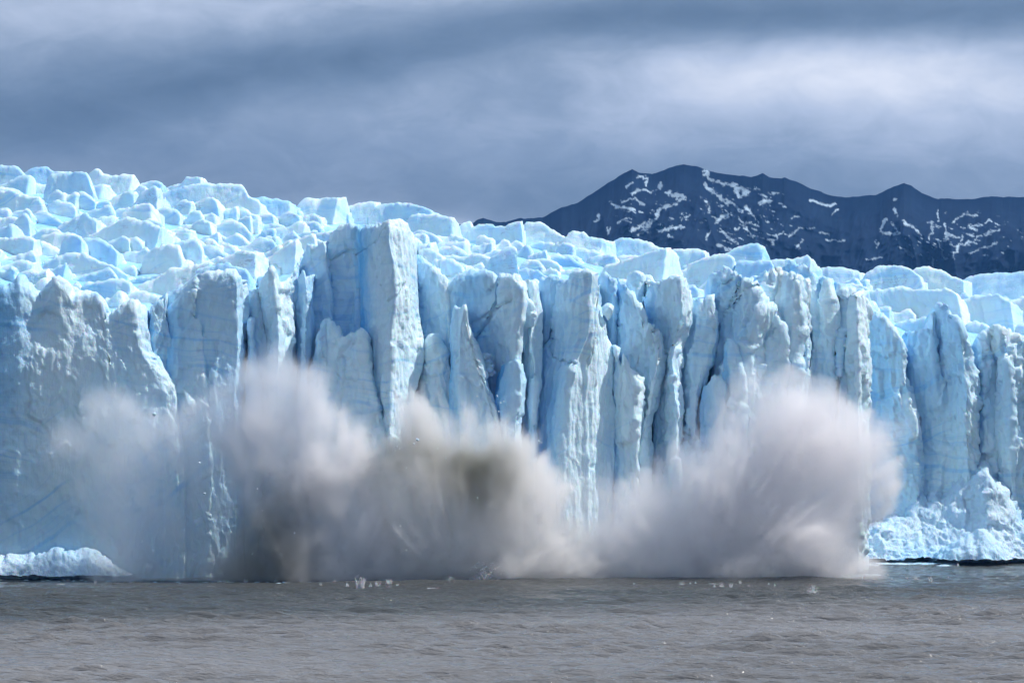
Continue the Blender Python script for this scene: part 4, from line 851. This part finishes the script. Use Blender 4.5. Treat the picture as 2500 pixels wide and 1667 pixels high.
brash('brash_ice', 'scattered white fragments on the dark water under the left cliff', [(0, 1414), (400, 1418), (800, 1421), (1100, 1422)], 260, 83, .12, .5, 3.0)

# ------------------------------------------------------------------ spray thrown up by the collapse
def poly_sdf(px, py, poly):
    P_ = np.array(poly, float); d = np.full(px.shape, 1e9); ins = np.zeros(px.shape, bool)
    for (x0, y0), (x1, y1) in zip(P_, np.roll(P_, -1, 0)):
        L2 = (x1 - x0) ** 2 + (y1 - y0) ** 2 + 1e-9
        f = np.clip(((px - x0) * (x1 - x0) + (py - y0) * (y1 - y0)) / L2, 0, 1)
        d = np.minimum(d, np.hypot(px - x0 - f * (x1 - x0), py - y0 - f * (y1 - y0)))
        c = (y0 > py) != (y1 > py)
        ins ^= c & (px < (x1 - x0) * (py - y0) / (y1 - y0 + 1e-12) + x0)
    return np.where(ins, d, -d)

def veil_material():
    m, nt, out = new_mat('spray_veil')
    t = nt.nodes.new('ShaderNodeBsdfTransparent'); d = nt.nodes.new('ShaderNodeBsdfTranslucent'); d.inputs[0].default_value = (.9, .9, .92, 1)
    mx = nt.nodes.new('ShaderNodeMixShader')
    n = noise_node(nt, nt.nodes.new('ShaderNodeNewGeometry').outputs['Position'], .5, 4, .6)
    nt.links.new(ramp_node(nt, n, [(.45, (0, 0, 0)), (.75, (.02, .02, .02))]), mx.inputs[0])
    nt.links.new(t.outputs[0], mx.inputs[1]); nt.links.new(d.outputs[0], mx.inputs[2]); nt.links.new(mx.outputs[0], out.inputs[0])
    return m
M_VEIL = veil_material()

def spray(label, poly, Yc, H, dens, spots, origin, seed, vox=.42, A=4.0, W=5.0, streak=2.2, color=(.995, .98, .985), mud_shade=(), aniso=.0, up=1.0, round_=.9, margin=90, grow=3.0, polar=.45, warp=26):
    P_ = np.array(poly, float)
    x0, x1 = PX(P_[:, 0].min() - margin, Yc), PX(P_[:, 0].max() + margin, Yc)
    z1 = PZ(P_[:, 1].min() - margin, Yc); z0 = -.4
    y0, y1 = Yc - H - 3, Yc + H + 3
    nx, ny, nz = [int(max(8, round((b - a) / v_))) for a, b, v_ in ((x0, x1, vox), (y0, y1, vox * 1.5), (z0, z1, vox))]
    xs, ys, zs = np.linspace(x0, x1, nx), np.linspace(y0, y1, ny), np.linspace(z0, z1, nz)
    XX, ZZ = np.meshgrid(xs, zs, indexing='ij')
    pxx = XX * F / (D0 + Yc) + 1250; pyy = HY - (ZZ - HC) * F / (D0 + Yc)
    mpp = (D0 + Yc) / F
    # ragged outline: warp before measuring
    wpx = pxx + warp * fbm(XX * .10, ZZ * .10, seed, 5, seed, .6); wpy = pyy + warp * fbm(XX * .12, ZZ * .12, seed + 5, 4, seed + 1)
    sd = poly_sdf(wpx, wpy, poly) * mpp + grow
    # never stop at the water line
    low = sstep(8, 0, ZZ); sdb = np.where(sd > -3, np.maximum(sd, sd * (1 - low) + np.maximum(4 * sstep(0, 7, sd), sd * (sd < 7)) * low), sd)
    dm = np.ones(XX.shape)
    for (cx, cy, rx, ry, k) in spots:
        dm *= 1 + (k - 1) * np.exp(-((wpx - cx) / rx) ** 2 - ((wpy - cy) / ry) ** 2)
    ox, oz = PX(origin[0], Yc), PZ(origin[1], Yc)
    X = xs[:, None, None].astype(np.float32); Y_ = ys[None, :, None].astype(np.float32); Z = zs[None, None, :].astype(np.float32)
    th = np.arctan2(X - ox, Z - oz); rr = np.hypot(X - ox, Z - oz)
    hh = np.minimum(H, round_ * np.maximum(sdb, 0) + 1.5)[:, None, :]
    e = np.minimum(sdb[:, None, :], hh - np.abs(Y_ - Yc) * 1.0)
    n0 = fbm(X * .10, Y_ * .10, Z * .10, 5, seed + 2, .6)
    n1 = (1.25 - .8 * polar) * n0 + polar * .75 * fbm(th * 5.5 + 1.2 * n0, rr * .035 + .4 * n0, Y_ * .09 + 0 * th, 5, seed + 12, .6) * sstep(4, 20, rr)
    n2 = fbm(th * 15 + 1.2 * n0, rr * .05, Y_ * .12 + 0 * th, 4, seed + 3, .6)
    n3 = ridged(X * .16 + n1, Y_ * .16, Z * .16 - n1, 3, seed + 6)
    e = e + A * n1 + streak * n2 * sstep(6, 30, rr) + .9 * n3 - .6
    d = sstep(0, W, e) ** 1.3 * dm[:, None, :] * (.7 + .6 * np.clip(.5 + n2 * .9 * sstep(8, 35, rr), 0, 1)) * np.clip(1 + 1.0 * n1 + .35 * n3, .15, 3)
    d = np.where(e > .02, d, 0).astype(np.float32)
    edge = np.minimum.reduce([np.broadcast_to(sstep(0, 4, np.arange(nx))[:, None, None], d.shape), np.broadcast_to(sstep(nx - 1, nx - 5, np.arange(nx))[:, None, None], d.shape),
                              np.broadcast_to(sstep(nz - 1, nz - 5, np.arange(nz))[None, None, :], d.shape)])
    d *= edge
    print('spray', nx, ny, nz, d.mean(), d.max())
    src = bpy.data.meshes.new('spray_density'); src.vertices.add(d.size)
    at = src.attributes.new('density', 'FLOAT', 'POINT'); at.data.foreach_set('value', d.ravel())
    so_ = bpy.data.objects.new('spray_density', src)
    m, nt, out = new_mat('spray_mist')
    vp = nt.nodes.new('ShaderNodeVolumePrincipled'); nt.links.new(vp.outputs[0], out.inputs['Volume'])
    geo = nt.nodes.new('ShaderNodeNewGeometry')
    c = color
    if mud_shade:  # dark spots: mud in the central burst, painted shade in the left cloud
        tot = None
        for (cx, cy, rr_, amp) in mud_shade:
            v_ = nt.nodes.new('ShaderNodeVectorMath'); v_.operation = 'DISTANCE'; nt.links.new(geo.outputs['Position'], v_.inputs[0]); v_.inputs[1].default_value = (float(PX(cx, Yc)), Yc - H * .4, float(PZ(cy, Yc)))
            g_ = math_node(nt, 'MULTIPLY', math_node(nt, 'EXPONENT', math_node(nt, 'MULTIPLY', math_node(nt, 'POWER', math_node(nt, 'DIVIDE', v_.outputs['Value'], rr_), 2.0), -1.0)), amp)
            tot = g_ if tot is None else math_node(nt, 'ADD', tot, g_)
        nn = noise_node(nt, geo.outputs['Position'], .16, 3, .6)
        tot = math_node(nt, 'MULTIPLY', tot, math_node(nt, 'MULTIPLY', nn, 2.0), clamp=True)
        c = mix_rgb(nt, tot, color, (.34, .33, .27))
        nt.links.new(c, vp.inputs['Color'])
    else: vp.inputs['Color'].default_value = (*color, 1)
    vp.inputs['Density'].default_value = dens; vp.inputs['Anisotropy'].default_value = aniso
    ng = bpy.data.node_groups.new('spray_grid', 'GeometryNodeTree'); ng.interface.new_socket('Geometry', in_out='OUTPUT', socket_type='NodeSocketGeometry')
    N, L = ng.nodes.new, ng.links.new
    go = N('NodeGroupOutput'); vc = N('GeometryNodeVolumeCube')
    vc.inputs['Min'].default_value = (x0, y0, z0); vc.inputs['Max'].default_value = (x1, y1, z1)
    for nm, v_ in (('X', nx), ('Y', ny), ('Z', nz)): vc.inputs['Resolution ' + nm].default_value = v_
    oi = N('GeometryNodeObjectInfo'); oi.inputs['Object'].default_value = so_
    si = N('GeometryNodeSampleIndex'); si.data_type = 'FLOAT'; na = N('GeometryNodeInputNamedAttribute'); na.data_type = 'FLOAT'; na.inputs['Name'].default_value = 'density'
    L(oi.outputs['Geometry'], si.inputs['Geometry']); L(na.outputs['Attribute'], si.inputs['Value'])
    pos = N('GeometryNodeInputPosition'); sx = N('ShaderNodeSeparateXYZ'); L(pos.outputs[0], sx.inputs[0])
    ix = lambda o_, a, b, n_: math_node(ng, 'ROUND', math_node(ng, 'MULTIPLY', math_node(ng, 'SUBTRACT', o_, float(a)), float((n_ - 1) / (b - a))))
    i, j, k = ix(sx.outputs[0], x0, x1, nx), ix(sx.outputs[1], y0, y1, ny), ix(sx.outputs[2], z0, z1, nz)
    f2i = N('FunctionNodeFloatToInt')
    # integer maths keeps the index exact beyond 16 million
    def imath(op, a, b):
        n_ = N('FunctionNodeIntegerMath'); n_.operation = op
        for q_, v_ in enumerate((a, b)):
            if isinstance(v_, int): n_.inputs[q_].default_value = v_
            else: L(v_, n_.inputs[q_])
        return n_.outputs[0]
    def toint(o_):
        n_ = N('FunctionNodeFloatToInt'); L(o_, n_.inputs[0]); return n_.outputs[0]
    ng.nodes.remove(f2i)
    L(imath('ADD', imath('MULTIPLY', imath('ADD', imath('MULTIPLY', toint(i), ny), toint(j)), nz), toint(k)), si.inputs['Index'])
    L(si.outputs['Value'], vc.inputs['Density'])
    sm = N('GeometryNodeSetMaterial'); sm.inputs['Material'].default_value = m; L(vc.outputs[0], sm.inputs[0])
    vm = N('GeometryNodeVolumeToMesh'); vm.resolution_mode = 'VOXEL_SIZE' if hasattr(vm, 'resolution_mode') else None
    vm.inputs['Voxel Size'].default_value = 1.1; vm.inputs['Threshold'].default_value = .12; L(vc.outputs[0], vm.inputs['Volume'])
    s2 = N('GeometryNodeSetMaterial'); s2.inputs['Material'].default_value = M_VEIL; L(vm.outputs[0], s2.inputs[0])
    jn = N('GeometryNodeJoinGeometry'); L(sm.outputs[0], jn.inputs[0]); L(s2.outputs[0], jn.inputs[0]); L(jn.outputs[0], go.inputs[0])
    me = bpy.data.meshes.new('spray'); me.materials.append(m); me.materials.append(M_VEIL)
    o = obj('spray', me, label=label, category='spray', kind='stuff')
    md = o.modifiers.new('grid', 'NODES'); md.node_group = ng
    return o
spray('huge pale burst of spray leaning right with a ragged bright right edge',
      [(1400, 1440), (1405, 1330), (1430, 1260), (1480, 1200), (1560, 1160), (1620, 1125), (1700, 1085), (1770, 1035), (1840, 985), (1890, 935), (1930, 915), (1980, 925), (2050, 950), (2110, 985), (2140, 1020), (2165, 1080), (2172, 1140), (2178, 1200), (2170, 1255), (2120, 1290), (2085, 1330), (2090, 1375), (2130, 1405), (2150, 1440)],
      -1, 10, .17, [(1960, 930, 120, 50, .35), (1640, 1100, 160, 60, .3), (1480, 1200, 90, 90, .35), (2130, 1120, 60, 160, .8), (1950, 1250, 200, 120, 1.7)], (1700, 1500), 11, warp=46, streak=3.6, W=3.2, A=5, vox=.36)
spray('muddy grey-brown central burst of spray in front of the tower',
      [(930, 1440), (935, 1330), (905, 1220), (905, 1120), (930, 1080), (985, 1060), (1010, 1020), (1050, 1020), (1100, 1040), (1150, 1040), (1185, 1060), (1220, 1070), (1280, 1085), (1325, 1110), (1355, 1160), (1375, 1220), (1395, 1290), (1450, 1350), (1470, 1440)],
      -8, 8, .19, [(1130, 1050, 260, 40, .35), (1360, 1200, 50, 90, .6), (1150, 1260, 60, 60, 1.2)], (1150, 1480), 23, vox=.34, A=5, W=2.6, streak=3.2, color=(.99, .975, .965),
      mud_shade=[(1185, 1150, 6.5, 1.0), (1030, 1090, 5, .5), (950, 1100, 5, .45), (1110, 1120, 5, .5)])
spray('thin spray jets shooting up behind the muddy central burst',
      [(950, 1200), (975, 1080), (985, 990), (1010, 980), (1040, 1000), (1080, 1030), (1120, 1020), (1150, 1010), (1170, 1040), (1200, 1030), (1240, 1055), (1320, 1100), (1350, 1200)],
      -3, 5, .16, [], (1120, 1400), 29, A=3, W=4, streak=5, color=(.995, .985, .98))
spray('tall soft white cloud of spray rising below the sharp ice fins',
      [(530, 1440), (545, 1340), (590, 1240), (580, 1140), (550, 1060), (575, 980), (620, 920), (680, 895), (740, 905), (790, 950), (830, 1010), (870, 1060), (910, 1120), (940, 1200), (970, 1300), (1000, 1440)],
      -9, 8, .27, [(650, 940, 130, 60, .45), (800, 1150, 110, 110, 1.9), (620, 1200, 60, 100, .35), (600, 1330, 60, 60, .5), (820, 1350, 150, 70, 1.6)], (780, 1560), 37, A=5, W=8, streak=1.8, polar=.3, grow=4.5, color=(.995, .985, .99), mud_shade=[(640, 1380, 9, .8), (650, 1250, 7, .3)])  # dark spots low on the left: shade painted into the spray colour
spray('thin bluish veil of spray hanging in front of the left cliff',
      [(235, 1445), (235, 1320), (180, 1200), (140, 1100), (230, 1010), (340, 1000), (440, 1010), (520, 960), (600, 920), (680, 890), (760, 930), (760, 1100), (740, 1250), (720, 1445)],
      -9, 6, .15, [(440, 1230, 170, 130, 1.5), (280, 1050, 130, 80, .6)], (480, 1600), 41, A=3.5, W=7, streak=3, polar=.35, grow=5, color=(.93, .95, .98), vox=.5)

spray('low continuous bank of grey mist along the water between the bursts',
      [(280, 1445), (300, 1390), (450, 1370), (560, 1350), (640, 1290), (800, 1230), (960, 1240), (1100, 1260), (1250, 1210), (1350, 1160), (1420, 1130), (1500, 1130), (1600, 1180), (1800, 1200), (2000, 1260), (2080, 1330), (2110, 1400), (2120, 1445)],
      -7, 8, .11, [(620, 1380, 60, 60, .4), (380, 1400, 120, 90, .4)], (1300, 2200), 53, A=5, W=9, streak=1, polar=.1, color=(.98, .97, .975), vox=.6)

spray('faint upper jets of spray drifting over the top of the huge right burst',
      [(1640, 1120), (1700, 1040), (1760, 970), (1810, 905), (1850, 880), (1890, 900), (1930, 895), (1990, 925), (2040, 960), (2110, 1000), (2170, 1022), (2215, 1035), (2200, 1050), (2150, 1045), (2190, 1110), (2195, 1190), (2100, 1200), (1800, 1150)],
      -2, 6, .055, [], (1650, 1550), 61, A=4, W=7, streak=6, polar=.9, color=(.995, .985, .99), grow=3.5)
